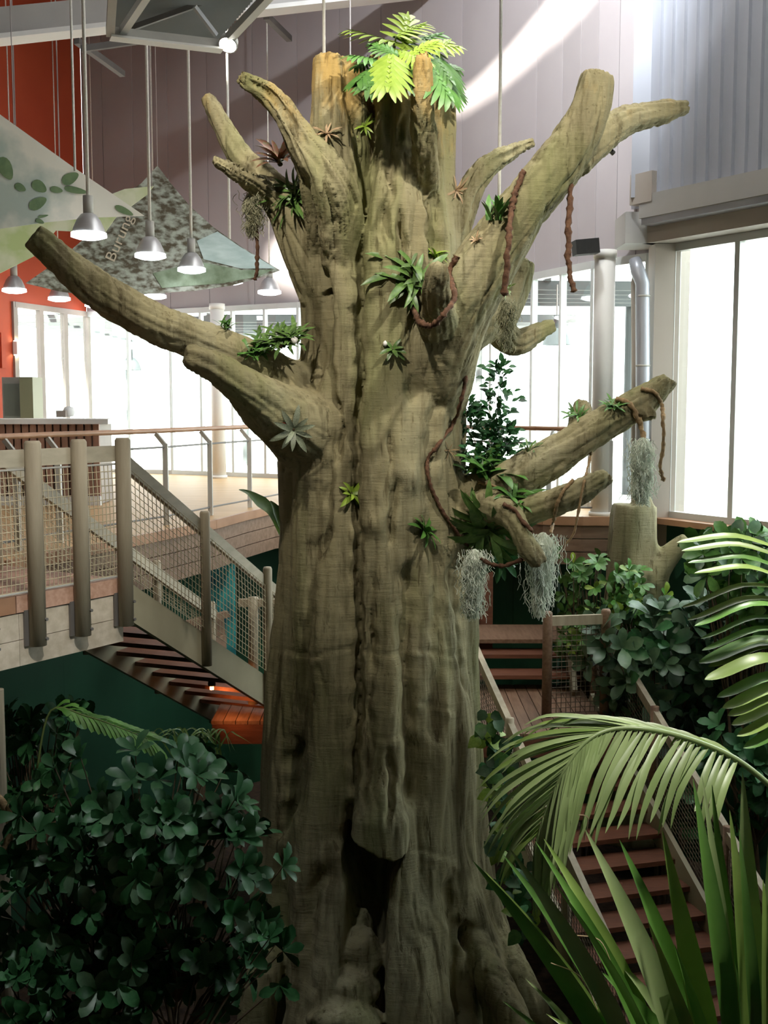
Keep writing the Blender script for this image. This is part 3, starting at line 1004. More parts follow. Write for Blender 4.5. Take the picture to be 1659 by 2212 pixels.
# warm lantern under the stairs that reddens the boards of the middle landing
lt = thing('lantern', (-1.72, 11.02, -1.42), 'small warm lantern glowing under the stair flight', 'lamp')
lp = Vector(lt.location)
MB().lathe(lp, [(0.001, 0.06), (0.03, 0.05), (0.04, 0.0), (0.038, -0.02), (0.001, -0.02)], 14).build('cap', m_black, lt, True)
MB().lathe(lp, [(0.001, -0.02), (0.02, -0.03), (0.02, -0.06), (0.001, -0.065)], 12).build('bulb', mat('warm_bulb', (1, .6, .3), emit=(1, .36, .1), estr=20), lt, True)
l = bpy.data.lights.new('lantern_light', 'SPOT'); l.energy = 24; l.color = (1, 0.33, 0.10); l.spot_size = 1.3; l.shadow_soft_size = 0.15
o = bpy.data.objects.new('lantern_light', l); o.location = (0, 0, -0.08); o.rotation_euler = Vector((0.45, 0.6, -0.4)).to_track_quat('-Z', 'Y').to_euler(); o.parent = lt; COL.objects.link(o)
# ================================================================== THE SCULPTED TREE
TD = 9.5                                             # distance of the trunk axis
SIL = [(180, 682, 972), (250, 682, 977), (350, 682, 980), (450, 656, 985), (550, 646, 989), (650, 650, 992), (750, 652, 998), (850, 640, 1003),
       (950, 606, 1002), (1050, 606, 1000), (1150, 604, 1006), (1250, 597, 1018), (1350, 590, 1028), (1450, 585, 1034), (1550, 575, 1037),
       (1650, 565, 1039), (1750, 558, 1043), (1850, 553, 1058), (1950, 549, 1085), (2050, 545, 1115), (2130, 540, 1140), (2212, 528, 1165), (2300, 505, 1195)]
sv = np.array([s[0] for s in SIL], float)
sl = np.array([s[1] for s in SIL], float)
sr_ = np.array([s[2] for s in SIL], float)
Zs = np.array([W(829, v, TD).z for v in sv])
XL = np.array([W(a, v, TD).x for v, a in zip(sv, sl)])
XR = np.array([W(a, v, TD).x for v, a in zip(sv, sr_)])

NZ, NT = 760, 520
zg = np.linspace(Zs[0], Zs[-1] - 0.05, NZ)
order = np.argsort(Zs)
def smooth_interp(z, ys):
    y = np.interp(z, Zs[order], ys[order])
    k = np.ones(25) / 25
    return np.convolve(np.pad(y, 12, mode='edge'), k, mode='valid')
xl, xr = smooth_interp(zg, XL), smooth_interp(zg, XR)
xc, hw = (xl + xr) / 2, (xr - xl) / 2
th = np.linspace(0, 2 * PI, NT, endpoint=False)
TH, ZZ = np.meshgrid(th, zg)
XC, HW = xc[:, None], hw[:, None]
bx = XC + HW * np.cos(TH)
by = TD + 0.92 * HW * np.sin(TH)
def proj(x, y, z):
    zz = z - EYE
    f = y * CP - zz * SP
    return CX + FPX * x / f, CY - FPX * (y * SP + zz * CP) / f
U, V = proj(bx, by, ZZ)
front = np.clip((-np.sin(TH) + 0.15) / 0.3, 0, 1)
S = lambda t: np.clip(t, 0, 1) ** 2 * (3 - 2 * np.clip(t, 0, 1))
disp = np.zeros_like(U)
# soft flutes all round, wandering slowly
wander = 0.25 * np.sin(ZZ * 0.9 + 1.0) + 0.12 * np.sin(ZZ * 2.3)
disp += 0.045 * (np.abs(np.cos(4.5 * TH + wander + 0.4)) - 0.62)
disp += 0.022 * (np.abs(np.cos(8.0 * TH - wander * 1.7 + 1.1)) - 0.62)
disp += 0.011 * np.cos(26 * TH + 2.2 * np.sin(ZZ * 1.3)) * (0.5 + 0.5 * np.sin(ZZ * 1.9 + TH * 3))
disp += 0.02 * np.sin(ZZ * 3.1 + 2 * np.cos(3 * TH))
# root lobes near the ground
flare = S((V - 1880) / 330)
disp += flare * 0.10 * (np.abs(np.cos(3.5 * TH + 0.9)) - 0.5)
# creases of the front, as (row, column) lines
CRE = [
    ([(120, 790), (250, 782), (330, 776), (450, 772), (700, 764), (950, 760), (1150, 766), (1400, 770), (1600, 766), (1760, 752), (1830, 745)], 0.17, 9, 0.07, 38),
    ([(150, 780), (320, 782)], 0.22, 16, 0.0, 20),
    ([(1240, 800), (1400, 806), (1600, 797), (1740, 790)], 0.05, 8, 0.0, 20),
    ([(1230, 892), (1400, 884), (1500, 880), (1640, 893), (1740, 888)], 0.10, 13, 0.05, 30),
    ([(1150, 690), (1350, 660), (1600, 650), (1750, 640)], 0.035, 12, 0.02, 30),
    ([(1610, 632), (1690, 622), (1800, 606)], 0.16, 12, 0.0, 20),
    ([(880, 722), (1000, 712), (1200, 690)], 0.06, 10, 0.02, 25),
    ([(600, 700), (800, 712), (900, 706)], 0.05, 10, 0.02, 25),
    ([(430, 690), (560, 684), (700, 690), (820, 678)], 0.05, 10, 0.0, 25),
    ([(140, 900), (300, 906), (420, 918)], 0.07, 6, 0.0, 20),
    ([(170, 936), (260, 944), (420, 948), (560, 952)], 0.07, 7, 0.03, 20),
    ([(180, 850), (330, 842), (460, 850)], 0.035, 8, 0.0, 20),
    ([(720, 928), (800, 904), (850, 888)], 0.08, 14, 0.03, 28),
    ([(760, 985), (850, 950), (950, 928), (1020, 924)], 0.07, 11, 0.03, 24),
    ([(1040, 925), (1180, 942), (1350, 950), (1600, 945)], 0.05, 14, 0.02, 26),
    ([(1200, 985), (1400, 1003), (1500, 1010)], 0.07, 10, 0.0, 20),
    ([(870, 815), (1000, 812), (1120, 808)], 0.03, 10, 0.0, 25),
    ([(1900, 980), (2050, 985), (2212, 1000)], 0.10, 14, 0.03, 30),
    ([(2010, 1012), (2090, 1040), (2250, 1080)], 0.20, 12, 0.05, 24),
    ([(1880, 690), (2050, 660), (2212, 650)], 0.08, 22, 0.0, 30),
    ([(1850, 610), (2000, 590), (2212, 585)], 0.07, 16, 0.0, 30),
]
crg = random.Random(31)
for k in range(34):                       # short dry cracks under the crown and lower down
    u0 = crg.uniform(700, 960); v0 = crg.uniform(190, 520) if k < 24 else crg.uniform(600, 1700)
    CRE.append(([(v0, u0), (v0 + crg.uniform(40, 150), u0 + crg.uniform(-8, 10))], crg.uniform(0.06, 0.14), crg.uniform(4.5, 7.5), 0.0, 20))
for line, dep, wid, dep2, wid2 in CRE:
    vv = np.array([p[0] for p in line], float); uu = np.array([p[1] for p in line], float)
    uc = np.interp(V, vv, uu) + 4 * np.sin(V * 0.035 + uu[0]) + 2 * np.sin(V * 0.11)
    fade = S((V - vv[0] + 30) / 60) * S((vv[-1] + 30 - V) / 60)
    disp -= front * fade * (dep * np.exp(-((U - uc) / wid) ** 2) + dep2 * np.exp(-((U - uc) / wid2) ** 2))
# horizontal seams of the cast panels
for v0, u0, u1 in ((1410, 588, 1030), (1525, 895, 990), (1588, 795, 880), (1845, 880, 985)):
    m_ = S((U - u0) / 20) * S((u1 - U) / 20)
    disp -= front * m_ * 0.010 * np.exp(-((V - v0 - 6 * np.sin(U * 0.04)) / 5) ** 2)
    disp += front * m_ * 0.006 * np.exp(-((V - v0 - 14 - 6 * np.sin(U * 0.04)) / 8) ** 2)
# knobs
for (u0, v0, ru, rv, a) in ((885, 1030, 22, 36, 0.07), (812, 1130, 40, 30, 0.04), (700, 1420, 26, 60, 0.03), (790, 630, 26, 18, 0.045), (650, 905, 45, 60, 0.08), (950, 880, 30, 60, 0.04), (1000, 1120, 40, 90, 0.05)):
    disp += front * a * np.exp(-((U - u0) / ru) ** 2 - ((V - v0) / rv) ** 2)
# bulging lip over the hollow, then the hollow itself
lipv = np.interp(U, [735, 760, 820, 850, 880, 890], [1780, 1806, 1838, 1846, 1832, 1800])
lip = front * 0.13 * S((U - 742) / 18) * S((892 - U) / 16) * S((V - 1640) / 130) * S((lipv + 4 - V) / 6)
RE = np.interp(V, [1800, 1850, 1900, 1960, 2060, 2180], [884, 872, 850, 838, 836, 836])
LE = np.interp(V, [1780, 1860, 1920, 2000, 2180], [736, 738, 735, 722, 705])
LW = np.interp(V, [1780, 1860, 1930, 2000, 2180], [8, 14, 60, 100, 120])
VD = np.interp(V, [1780, 1800, 1900, 2000, 2120, 2200], [0.62, 0.66, 0.62, 0.50, 0.36, 0.30])
hollow = front * VD * S((U - LE) / LW) * S((RE - U) / 9) * S((V - lipv - 2) / 6) - lip
R = np.maximum(HW + disp, 0.08) / HW
gx = XC + HW * R * np.cos(TH)
gy = TD + 0.92 * HW * R * np.sin(TH) + hollow * 1.35
# broken crown: the rim rises and falls and the middle is hollow
rim = 0.10 * np.sin(3 * TH + 0.5) + 0.06 * np.sin(7 * TH + 2)
topw = S((ZZ - (Zs[0] - 0.5)) / 0.5)
gz = ZZ + rim * topw
verts = np.stack([gx, gy, gz], -1).reshape(-1, 3)
idx = np.arange(NZ * NT).reshape(NZ, NT)
q = np.stack([idx[:-1, :], np.roll(idx, -1, 1)[:-1, :], np.roll(idx, -1, 1)[1:, :], idx[1:, :]], -1).reshape(-1, 4)
tmb = MB()
tmb.v = [tuple(p) for p in verts.tolist()]
tmb.f = [tuple(f) for f in q[:, ::-1].tolist()]
# close the top with a sunken bowl and the bottom with a cap
cz = Zs[0] - 0.28
ci = len(tmb.v)
tmb.v.append((float(xc[0]), TD, cz))
tmb.f += [(int(idx[0, k]), int(idx[0, (k + 1) % NT]), ci) for k in range(NT)]
ci2 = len(tmb.v)
tmb.v.append((float(xc[-1]), TD, float(zg[-1])))
tmb.f += [(int(idx[-1, (k + 1) % NT]), int(idx[-1, k]), ci2) for k in range(NT)]

# ---- limbs: (name, label, groove depth, points (u, v, depth, radius px))
LIMBS = [
    ('branch', 'long bare limb reaching far out to the left', 0.05, [(70, 508, 8.55, 27), (110, 540, 8.6, 33), (200, 618, 8.7, 40), (330, 696, 8.85, 45), (450, 745, 9.0, 47), (560, 800, 9.2, 56), (650, 870, 9.4, 80), (720, 930, 9.5, 90)]),
    ('branch_stub', 'blunt short stub in front of the long left limb', 0.07, [(396, 766, 8.35, 18), (412, 772, 8.37, 29), (470, 796, 8.45, 34), (530, 836, 8.6, 46), (590, 885, 8.85, 66), (660, 930, 9.15, 90), (720, 960, 9.5, 95)]),
    ('branch', 'deeply grooved limb curving up at the upper left', 0.42, [(514, 165, 8.75, 11), (530, 174, 8.77, 18), (580, 206, 8.8, 25), (622, 256, 8.8, 30), (656, 312, 8.8, 37), (692, 368, 8.85, 54), (716, 450, 9.0, 60), (722, 560, 9.2, 55)]),
    ('branch', 'paler rear limb of the left fork', 0.08, [(442, 206, 9.7, 12), (455, 225, 9.7, 19), (482, 275, 9.65, 22), (520, 336, 9.6, 28), (565, 388, 9.5, 36), (610, 436, 9.4, 44), (660, 510, 9.35, 62), (720, 620, 9.4, 80)]),
    ('branch', 'low grooved limb of the left fork', 0.45, [(460, 344, 9.1, 9), (478, 354, 9.1, 14), (515, 376, 9.15, 19), (560, 404, 9.25, 25), (606, 446, 9.35, 33), (650, 520, 9.4, 45)]),
    ('branch', 'slim limb rising to the right of the crown', 0.30, [(1156, 306, 9.6, 11), (1140, 312, 9.6, 14), (1092, 334, 9.55, 20), (1048, 362, 9.5, 25), (1014, 420, 9.5, 27), (988, 500, 9.5, 30), (960, 600, 9.5, 36)]),
    ('branch', 'thickest limb rising steeply at the right', 0.06, [(1290, 158, 8.75, 34), (1284, 185, 8.75, 40), (1264, 255, 8.75, 45), (1216, 342, 8.75, 51), (1152, 424, 8.75, 55), (1090, 512, 8.8, 61), (1030, 602, 8.85, 68), (975, 690, 9.0, 80), (930, 790, 9.2, 92), (900, 900, 9.45, 95)]),
    ('branch', 'side limb forking off the thickest right limb', 0.06, [(1486, 232, 9.3, 15), (1470, 234, 9.28, 20), (1420, 245, 9.2, 27), (1350, 262, 9.1, 33), (1290, 300, 8.95, 38), (1240, 350, 8.8, 40)]),
    ('branch_stub', 'small upright stub on the front of the trunk', 0.08, [(952, 570, 8.25, 18), (948, 585, 8.25, 27), (942, 620, 8.35, 31), (945, 660, 8.55, 36), (950, 700, 8.8, 45)]),
    ('branch', 'rear limb tip showing behind the thickest limb', 0.06, [(1142, 560, 10.2, 16), (1130, 580, 10.2, 25), (1105, 635, 10.15, 36), (1075, 680, 10.1, 44), (1030, 700, 9.9, 52), (960, 740, 9.6, 60)]),
    ('branch', 'elbowed rear limb below the thickest limb', 0.06, [(1200, 700, 10.3, 13), (1185, 708, 10.3, 18), (1145, 730, 10.25, 25), (1108, 742, 10.2, 30), (1075, 705, 10.15, 40), (1030, 690, 10.0, 50), (960, 720, 9.7, 60)]),
    ('branch', 'large lower right limb reaching toward the windows', 0.07, [(1448, 816, 9.1, 18), (1436, 830, 9.1, 24), (1390, 868, 9.1, 34), (1300, 918, 9.1, 38), (1200, 980, 9.15, 43), (1112, 1036, 9.2, 49), (1030, 1080, 9.35, 60), (960, 1110, 9.5, 70)]),
    ('branch_stub', 'knob under the end of the large lower right limb', 0.10, [(1402, 908, 9.0, 16), (1398, 896, 9.02, 22), (1375, 870, 9.08, 24)]),
    ('branch_stub', 'pale knob on top of the large lower right limb', 0.08, [(1264, 866, 9.3, 14), (1258, 880, 9.28, 22), (1250, 920, 9.2, 28), (1250, 950, 9.18, 24)]),
    ('branch', 'short lower right limb under the large one', 0.05, [(1312, 1026, 8.8, 17), (1300, 1034, 8.8, 23), (1240, 1066, 8.85, 32), (1175, 1092, 8.95, 32), (1105, 1112, 9.1, 38), (1010, 1110, 9.4, 55)]),
    ('branch_stub', 'sawn stub bending down below the lower right limbs', 0.05, [(1166, 1220, 8.6, 17), (1160, 1210, 8.6, 22), (1140, 1180, 8.65, 25), (1118, 1136, 8.75, 26), (1085, 1104, 8.95, 34), (1010, 1090, 9.3, 50)]),
    ('crown_prong', 'broad ochre prong at the left of the broken crown', 0.12, [(706, 118, 9.05, 26), (707, 134, 9.05, 33), (712, 230, 9.05, 38), (718, 330, 9.05, 48), (724, 440, 9.1, 52)]),
    ('crown_prong', 'small ochre prong behind the broad one', 0.12, [(746, 145, 9.4, 13), (748, 160, 9.4, 18), (750, 260, 9.4, 24), (752, 360, 9.35, 30)]),
    ('crown_prong', 'narrow ochre prong at the right of the broken crown', 0.12, [(911, 126, 8.62, 16), (912, 140, 8.62, 22), (914, 240, 8.7, 26), (918, 330, 8.9, 30), (920, 430, 9.3, 30)]),
    ('crown_prong', 'dark rear prong of the broken crown', 0.12, [(738, 122, 9.9, 20), (740, 180, 9.9, 30), (745, 300, 9.8, 40)]),
]
paths = []
rng = random.Random(3)
for (nm, lab, gd, pts) in LIMBS:
    P = [(*W(u, v, d), r * d / FPX) for (u, v, d, r) in pts]
    sp_ = spline(P, 7)
    ph = rng.uniform(0, 6)
    def rf(t, a, gd=gd, ph=ph):
        if gd > 0.25:
            g = 0.10 - gd * math.exp(-(math.sin(2 * a + ph + 1.5 * t) / 0.5) ** 2) * (0.6 + 0.4 * math.sin(7 * t + 2 * a + ph)) - 0.4 * gd * math.exp(-(math.sin(3.5 * a + 2 * ph - 2 * t) / 0.6) ** 2)
        else:
            g = gd * (abs(math.cos(2.5 * a + ph + 1.2 * t)) - 0.6) + 0.5 * gd * (abs(math.cos(5.5 * a + 2 * ph + 2 * t)) - 0.6)
        return 1 + g + 0.05 * math.sin(9 * t + ph) * math.cos(a + ph) + 0.03 * math.sin(23 * t + 2 * a)
    tmb.tube([p[:3] for p in sp_], [max(p[3], 0.01) for p in sp_], 44, True, rf)
    paths.append(np.array([p for p in sp_]))
# root mound standing in the hollow, and buttress roots
for (c, r) in ((W(782, 2062, 8.72), (0.17, 0.14, 0.24)), (W(770, 2135, 8.62), (0.19, 0.16, 0.18)), (W(745, 2200, 8.5), (0.30, 0.20, 0.16)), (W(780, 2000, 8.85), (0.10, 0.10, 0.16))):
    pr = []
    V_, F_ = [], []
    n1, n2_ = 14, 24
    for i in range(n1 + 1):
        for k in range(n2_):
            a, b = PI * i / n1, 2 * PI * k / n2_
            w = 1 + 0.06 * math.sin(5 * a + 2 * b)
            V_.append((c.x + r[0] * w * math.sin(a) * math.cos(b), c.y + r[1] * w * math.sin(a) * math.sin(b), c.z + r[2] * w * math.cos(a)))
    for i in range(n1):
        for k in range(n2_):
            F_.append((i * n2_ + k, (i + 1) * n2_ + k, (i + 1) * n2_ + (k + 1) % n2_, i * n2_ + (k + 1) % n2_))
    tmb.add(V_, F_)
for pts in ([(985, 1930, 9.25, 30), (1045, 2080, 8.78, 40), (1100, 2180, 8.5, 40), (1140, 2290, 8.3, 40)], [(1020, 1930, 9.5, 30), (1100, 2080, 9.15, 40), (1150, 2180, 9.0, 38), (1200, 2290, 9.0, 36)],
            [(630, 1950, 9.3, 30), (570, 2100, 8.8, 42), (545, 2290, 8.7, 45)]):
    sp_ = spline([(*W(u, v, d), r * d / FPX) for (u, v, d, r) in pts], 6)
    tmb.tube([p[:3] for p in sp_], [p[3] for p in sp_], 20)

raw = tmb.mesh('tree_raw')
raw_ob = bpy.data.objects.new('tree_raw', raw)
COL.objects.link(raw_ob)
md = raw_ob.modifiers.new('remesh', 'REMESH')
md.mode = 'VOXEL'
md.voxel_size = 0.0145
sm_ = raw_ob.modifiers.new('smooth', 'SMOOTH')
sm_.factor = 0.5
sm_.iterations = 2
dg = bpy.context.evaluated_depsgraph_get()
tree_me = bpy.data.meshes.new_from_object(raw_ob.evaluated_get(dg))
bpy.data.objects.remove(raw_ob)
nv = len(tree_me.vertices)
co = np.empty(nv * 3); tree_me.vertices.foreach_get('co', co); co = co.reshape(-1, 3)
no = np.empty(nv * 3); tree_me.vertex_normals.foreach_get('vector', no); no = no.reshape(-1, 3)
# which limb does each vertex belong to
best = np.full(nv, 1.12)
part = np.zeros(nv, int)                 # 0 = trunk
xcz = np.interp(co[:, 2], zg[::-1], xc[::-1]); hwz = np.interp(co[:, 2], zg[::-1], hw[::-1])
tr_in = np.hypot((co[:, 0] - xcz) / hwz, (co[:, 1] - TD) / (0.92 * hwz))
for k, P in enumerate(paths):
    lo = P[:, :3].min(0) - 0.4; hi = P[:, :3].max(0) + 0.4
    sel = np.where(np.all((co > lo) & (co < hi), axis=1))[0]
    if not len(sel):
        continue
    c = co[sel]
    bd = np.full(len(sel), 9.0)
    for a, b in zip(P[:-1], P[1:]):
        e = b[:3] - a[:3]
        t = np.clip(((c - a[:3]) @ e) / (e @ e + 1e-12), 0, 1)
        dist = np.linalg.norm(c - (a[:3] + t[:, None] * e), axis=1) / (a[3] + t * (b[3] - a[3]))
        bd = np.minimum(bd, dist)
    lim = 1.55
    ok = (bd < lim) & ((tr_in[sel] > 1.06) | ((LIMBS[k][0] in ('crown_prong',)) & (bd < 1.12)) | ((LIMBS[k][0] == 'branch_stub') & (bd < 1.15) & (tr_in[sel] > 1.0)))
    score = bd
    cur = np.where(part[sel] == 0, 9.0, best[sel])
    upd = ok & (score < cur)
    part[sel[upd]] = k + 1
    best[sel[upd]] = score[upd]
# fine relief: vertical grain on the trunk, lumps everywhere
dsp = np.empty(nv)
for i in range(nv):
    x, y, z = co[i]
    a = mnoise.noise((x * 7, y * 7, z * 0.9))
    b = mnoise.noise((x * 17 + 5, y * 17, z * 2.2))
    c = mnoise.noise((x * 5, y * 5, z * 5 + 9))
    dsp[i] = -0.010 * max(0.0, 0.22 - abs(a)) / 0.22 - 0.005 * max(0.0, 0.25 - abs(b)) / 0.25 + 0.008 * c
# grooves that run along each limb
for k, P in enumerate(paths):
    gd = LIMBS[k][2]
    sel = np.where(part == k + 1)[0]
    if not len(sel):
        continue
    A3 = P[:, :3]
    Tn = np.gradient(A3, axis=0)
    Tn /= np.linalg.norm(Tn, axis=1)[:, None] + 1e-9
    Nf = []
    nvec = np.array([0.3, 1.0, 0.2])
    for t_ in Tn:
        nvec = nvec - t_ * (nvec @ t_)
        nvec = nvec / np.linalg.norm(nvec)
        Nf.append(nvec.copy())
    Nf = np.array(Nf)
    sl_ = np.concatenate([[0], np.cumsum(np.linalg.norm(np.diff(A3, axis=0), axis=1))])
    c = co[sel]
    ii = np.argmin(((c[:, None, :] - A3[None, :, :]) ** 2).sum(-1), axis=1)
    rel = c - A3[ii]
    B_ = np.cross(Tn[ii], Nf[ii])
    phi = np.arctan2((rel * B_).sum(1), (rel * Nf[ii]).sum(1))
    s_ = sl_[ii] + (rel * Tn[ii]).sum(1)
    amp = 0.008 + 0.05 * gd
    f1_ = 1.6 if gd > 0.15 else 1.1
    for q_, (p_, l_) in enumerate(zip(phi, s_)):
        x_, y_ = math.cos(p_) * f1_, math.sin(p_) * f1_
        n1_ = mnoise.noise((x_ * 1.5 + k, y_ * 1.5, l_ * 1.1))
        n2_ = mnoise.noise((x_ * 3.0 + k, y_ * 3.0 + 4, l_ * 1.8))
        dsp[sel[q_]] -= amp * max(0.0, 0.16 - abs(n1_)) / 0.16 + 0.6 * amp * max(0.0, 0.18 - abs(n2_)) / 0.18
co2 = co + no * dsp[:, None]
tree_me.vertices.foreach_set('co', co2.ravel())
tree_me.update()
no = np.empty(nv * 3); tree_me.vertex_normals.foreach_get('vector', no); no = no.reshape(-1, 3)
co = co2
npoly = len(tree_me.polygons)
tot = np.empty(npoly, int); tree_me.polygons.foreach_get('loop_total', tot)
st_ = np.empty(npoly, int); tree_me.polygons.foreach_get('loop_start', st_)
lv = np.empty(len(tree_me.loops), int); tree_me.loops.foreach_get('vertex_index', lv)
assert tot.min() == 4 and tot.max() == 4
quads = lv.reshape(-1, 4)
pp = np.sort(part[quads], axis=1)[:, 1]
TREE_BVH = BVHTree.FromPolygons([Vector(p) for p in co.tolist()], quads.tolist())
tree = thing('artificial_tree', (float(xc[-1]), TD, PIT), 'giant sculpted bare tree with fluted trunk, stub limbs and a dark hollow at its foot', 'tree')
for k in range(len(LIMBS) + 1):
    f = quads[pp == k]
    if not len(f):
        print('EMPTY LIMB', k); continue
    used, inv = np.unique(f, return_inverse=True)
    me = bpy.data.meshes.new('trunk' if k == 0 else LIMBS[k - 1][0])
    off = np.array(ORG[tree.name])
    me.from_pydata((co[used] - off).tolist(), [], inv.reshape(-1, 4).tolist())
    me.update()
    me.polygons.foreach_set('use_smooth', np.ones(len(me.polygons), bool))
    me.normals_split_custom_set_from_vertices(no[used].tolist())
    me.materials.append(BARK)
    o = bpy.data.objects.new(me.name, me)
    COL.objects.link(o)
    o.parent = tree
    ORG[o.name] = ORG[tree.name]
    if k:
        o['label'] = LIMBS[k - 1][1]
bpy.data.meshes.remove(tree_me)

def hit(u, v, dflt=9.0):
    r = ray(u, v).normalized()
    p, n_, i, dist = TREE_BVH.ray_cast(Vector((0, 0, EYE)), r)
    if p is None:
        return W(u, v, dflt), Vector((0, -1, 0.3)).normalized(), False
    if n_.dot(r) > 0:
        n_ = -n_
    return p, n_, True
# ================================================================== LIANAS, MOSS, PLANTS ON THE TREE
def liana(label, pts, r, m, dflt=9.0, lift=0.02, free=False, n=5, group=None):
    """pts are photo points; each is laid on the tree's surface (or at its own depth when a third value is given)"""
    P = []
    for p in pts:
        if len(p) == 3:
            P.append(W(p[0], p[1], p[2]))
        else:
            q, n_, ok = hit(p[0], p[1], dflt)
            P.append(q + n_ * lift)
    sp_ = [Vector(p) for p in spline([tuple(p) for p in P], n)]
    L_ = sum((b - a).length for a, b in zip(sp_[:-1], sp_[1:]))
    k = max(12, int(L_ / 0.02))
    dense = [Vector([float(np.interp(i / k * (len(sp_) - 1), range(len(sp_)), [q[j] for q in sp_])) for j in range(3)]) for i in range(k + 1)]
    r0 = r * 9 / FPX * 0.85
    dense = [p + Vector((mnoise.noise(p * 14), 0.5 * mnoise.noise(p * 14 + Vector((9, 0, 0))), mnoise.noise(p * 9 + Vector((0, 7, 0))))) * (r0 * 0.55) for p in dense]
    rr = [r0 * (0.8 + 0.55 * random.random()) for _ in dense]
    rr[-1] *= 0.4
    o = MB().tube(dense, rr, 8, True, lambda t, a: 1 + 0.22 * math.cos(2 * a + t * L_ * 90)).build('liana', m, None, True)
    return tag(o, label, 'vine', group)

liana('red-brown liana hanging down the front of the thickest right limb', [(1138, 372), (1118, 410), (1108, 450), (1100, 510, 8.45), (1094, 570, 8.45), (1088, 640, 8.5)], 7, m_vine)
liana('red-brown liana hanging free below the thickest right limb', [(1231, 388, 8.7), (1230, 440, 8.7), (1228, 500, 8.7), (1228, 560, 8.7), (1232, 600, 8.7), (1241, 632, 8.68)], 6.5, m_vine)
liana('red-brown liana looping under the small front stub', [(990, 556), (972, 596), (976, 640), (962, 675, 8.2), (935, 703, 8.25), (908, 698, 8.3), (892, 665), (898, 640)], 6.5, m_vine)
liana('long thin liana trailing down the right side of the trunk', [(1012, 735, 9.0), (1008, 800, 9.0), (998, 860, 8.95), (975, 915), (945, 960), (924, 992), (920, 1022), (935, 1065), (955, 1105), (985, 1150), (1012, 1186)], 4.5, m_vine)
liana('thin brown runner leaving the trunk below the moss towards the sawn stub', [(1035, 1205, 8.75), (1060, 1219, 8.7), (1090, 1221, 8.68), (1130, 1208, 8.65)], 4.5, m_vine)
liana('tan liana arching over the large lower right limb', [(1332, 866), (1356, 874), (1374, 894), (1384, 922), (1391, 952, 8.9)], 6.5, m_vine2)
liana('tan liana wound round the tip of the large lower right limb and hanging down', [(1386, 842), (1410, 848), (1425, 872), (1432, 910, 8.85), (1433, 960, 8.85), (1427, 1008, 8.85), (1434, 1040, 8.85)], 4.8, m_vine2)
liana('thin knotted liana dangling between the two lower right limbs', [(1280, 960, 9.1), (1272, 1000, 9.0), (1262, 1040, 8.75), (1250, 1100, 8.7), (1240, 1150, 8.7), (1222, 1176, 8.7)], 3.0, m_vine2)
liana('thin strand wrapped round the short lower right limb', [(1238, 1040), (1212, 1068), (1200, 1100), (1194, 1130), (1190, 1152, 8.7)], 4.0, m_vine2)
liana('rusty runner lying on the sawn stub', [(1090, 1092), (1112, 1108), (1130, 1132), (1150, 1150, 8.6)], 4.8, m_vine)
liana('dark hanging root below the left fork', [(553, 410, 9.3), (553, 470, 9.3), (556, 540, 9.3), (555, 580, 9.3), (550, 606, 9.3)], 4.5, m_vine)
liana('thin runner on the upper side of the large lower right limb', [(1036, 1044), (1064, 1050), (1100, 1060)], 4.0, m_vine2)

def moss(label, top, bot, w0, w1, d, m, n=420, seed=1, dark=False):
    """hanging moss: many fine curled strands from a top line down to a ragged tip"""
    rg = random.Random(seed)
    mb = MB()
    for i in range(n):
        s = rg.random() ** 0.8
        t0 = rg.uniform(0, 0.75)
        w = w0 + (w1 - w0) * t0
        u = top[0] + (bot[0] - top[0]) * t0 + rg.gauss(0, 0.42) * w
        v = top[1] + (bot[1] - top[1]) * t0
        L = (bot[1] - top[1]) * rg.uniform(0.10, 0.26)
        dd = d + rg.gauss(0, 0.42) * w * px(d)
        pts = []
        uu, ph = u, rg.uniform(0, 6)
        for k in range(5):
            q = k / 4
            pts.append(W(uu + rg.uniform(-4, 4) + 7 * q * math.sin(ph + 3 * q), min(v + L * q, bot[1] + rg.uniform(-6, 6)), dd + 0.02 * math.cos(ph + 4 * q)))
        mb.tube(pts, 0.0026, 3, False)
    # fuzzy body inside, bristling with short hairs
    NB = 14
    ctr = [W(top[0] + (bot[0] - top[0]) * k / NB + 3 * math.sin(k), top[1] + (bot[1] - top[1]) * 0.9 * k / NB, d) for k in range(NB + 1)]
    rad = [px(d) * 0.5 * (w0 + (w1 - w0) * k / NB) * (0.35 + 0.65 * math.sin(PI * min(1, (k + 2.5) / (NB + 2)) ** 0.7)) * min(1, (k + 0.35) / 2.2) for k in range(NB + 1)]
    mb.tube(ctr, rad, 12, True, lambda t, a: 1 + 0.16 * math.sin(17 * t + 3 * a) + 0.1 * math.sin(41 * t - 5 * a))
    for i in range(int(n * 2.5)):
        k = rg.randrange(NB)
        t = rg.random()
        c = ctr[k].lerp(ctr[k + 1], t)
        r_ = rad[k] * (1 - t) + rad[k + 1] * t
        a = rg.uniform(0, 2 * PI)
        o_ = Vector((math.cos(a), math.sin(a), 0))
        s0 = c + o_ * r_ * 0.9
        mb.tube([s0, s0 + o_ * 0.018 + Vector((0, 0, -0.012)), s0 + o_ * rg.uniform(0.02, 0.04) + Vector((0, 0, -rg.uniform(0.02, 0.05)))], 0.0022, 3, False)
    o = mb.build('hanging_moss', m)
    return tag(o, label, 'moss', kind='stuff')
moss('pale moss beard on the right edge of the trunk', (1025, 1186), (1020, 1345), 40, 24, 8.8, m_moss, 620, 1)
moss('pale moss beard hanging behind the sawn stub', (1172, 1150), (1164, 1345), 50, 16, 8.8, m_moss, 620, 2)
moss('pale moss column hanging from the tip of the large lower right limb', (1388, 945), (1386, 1098), 32, 30, 8.9, m_moss, 520, 3)
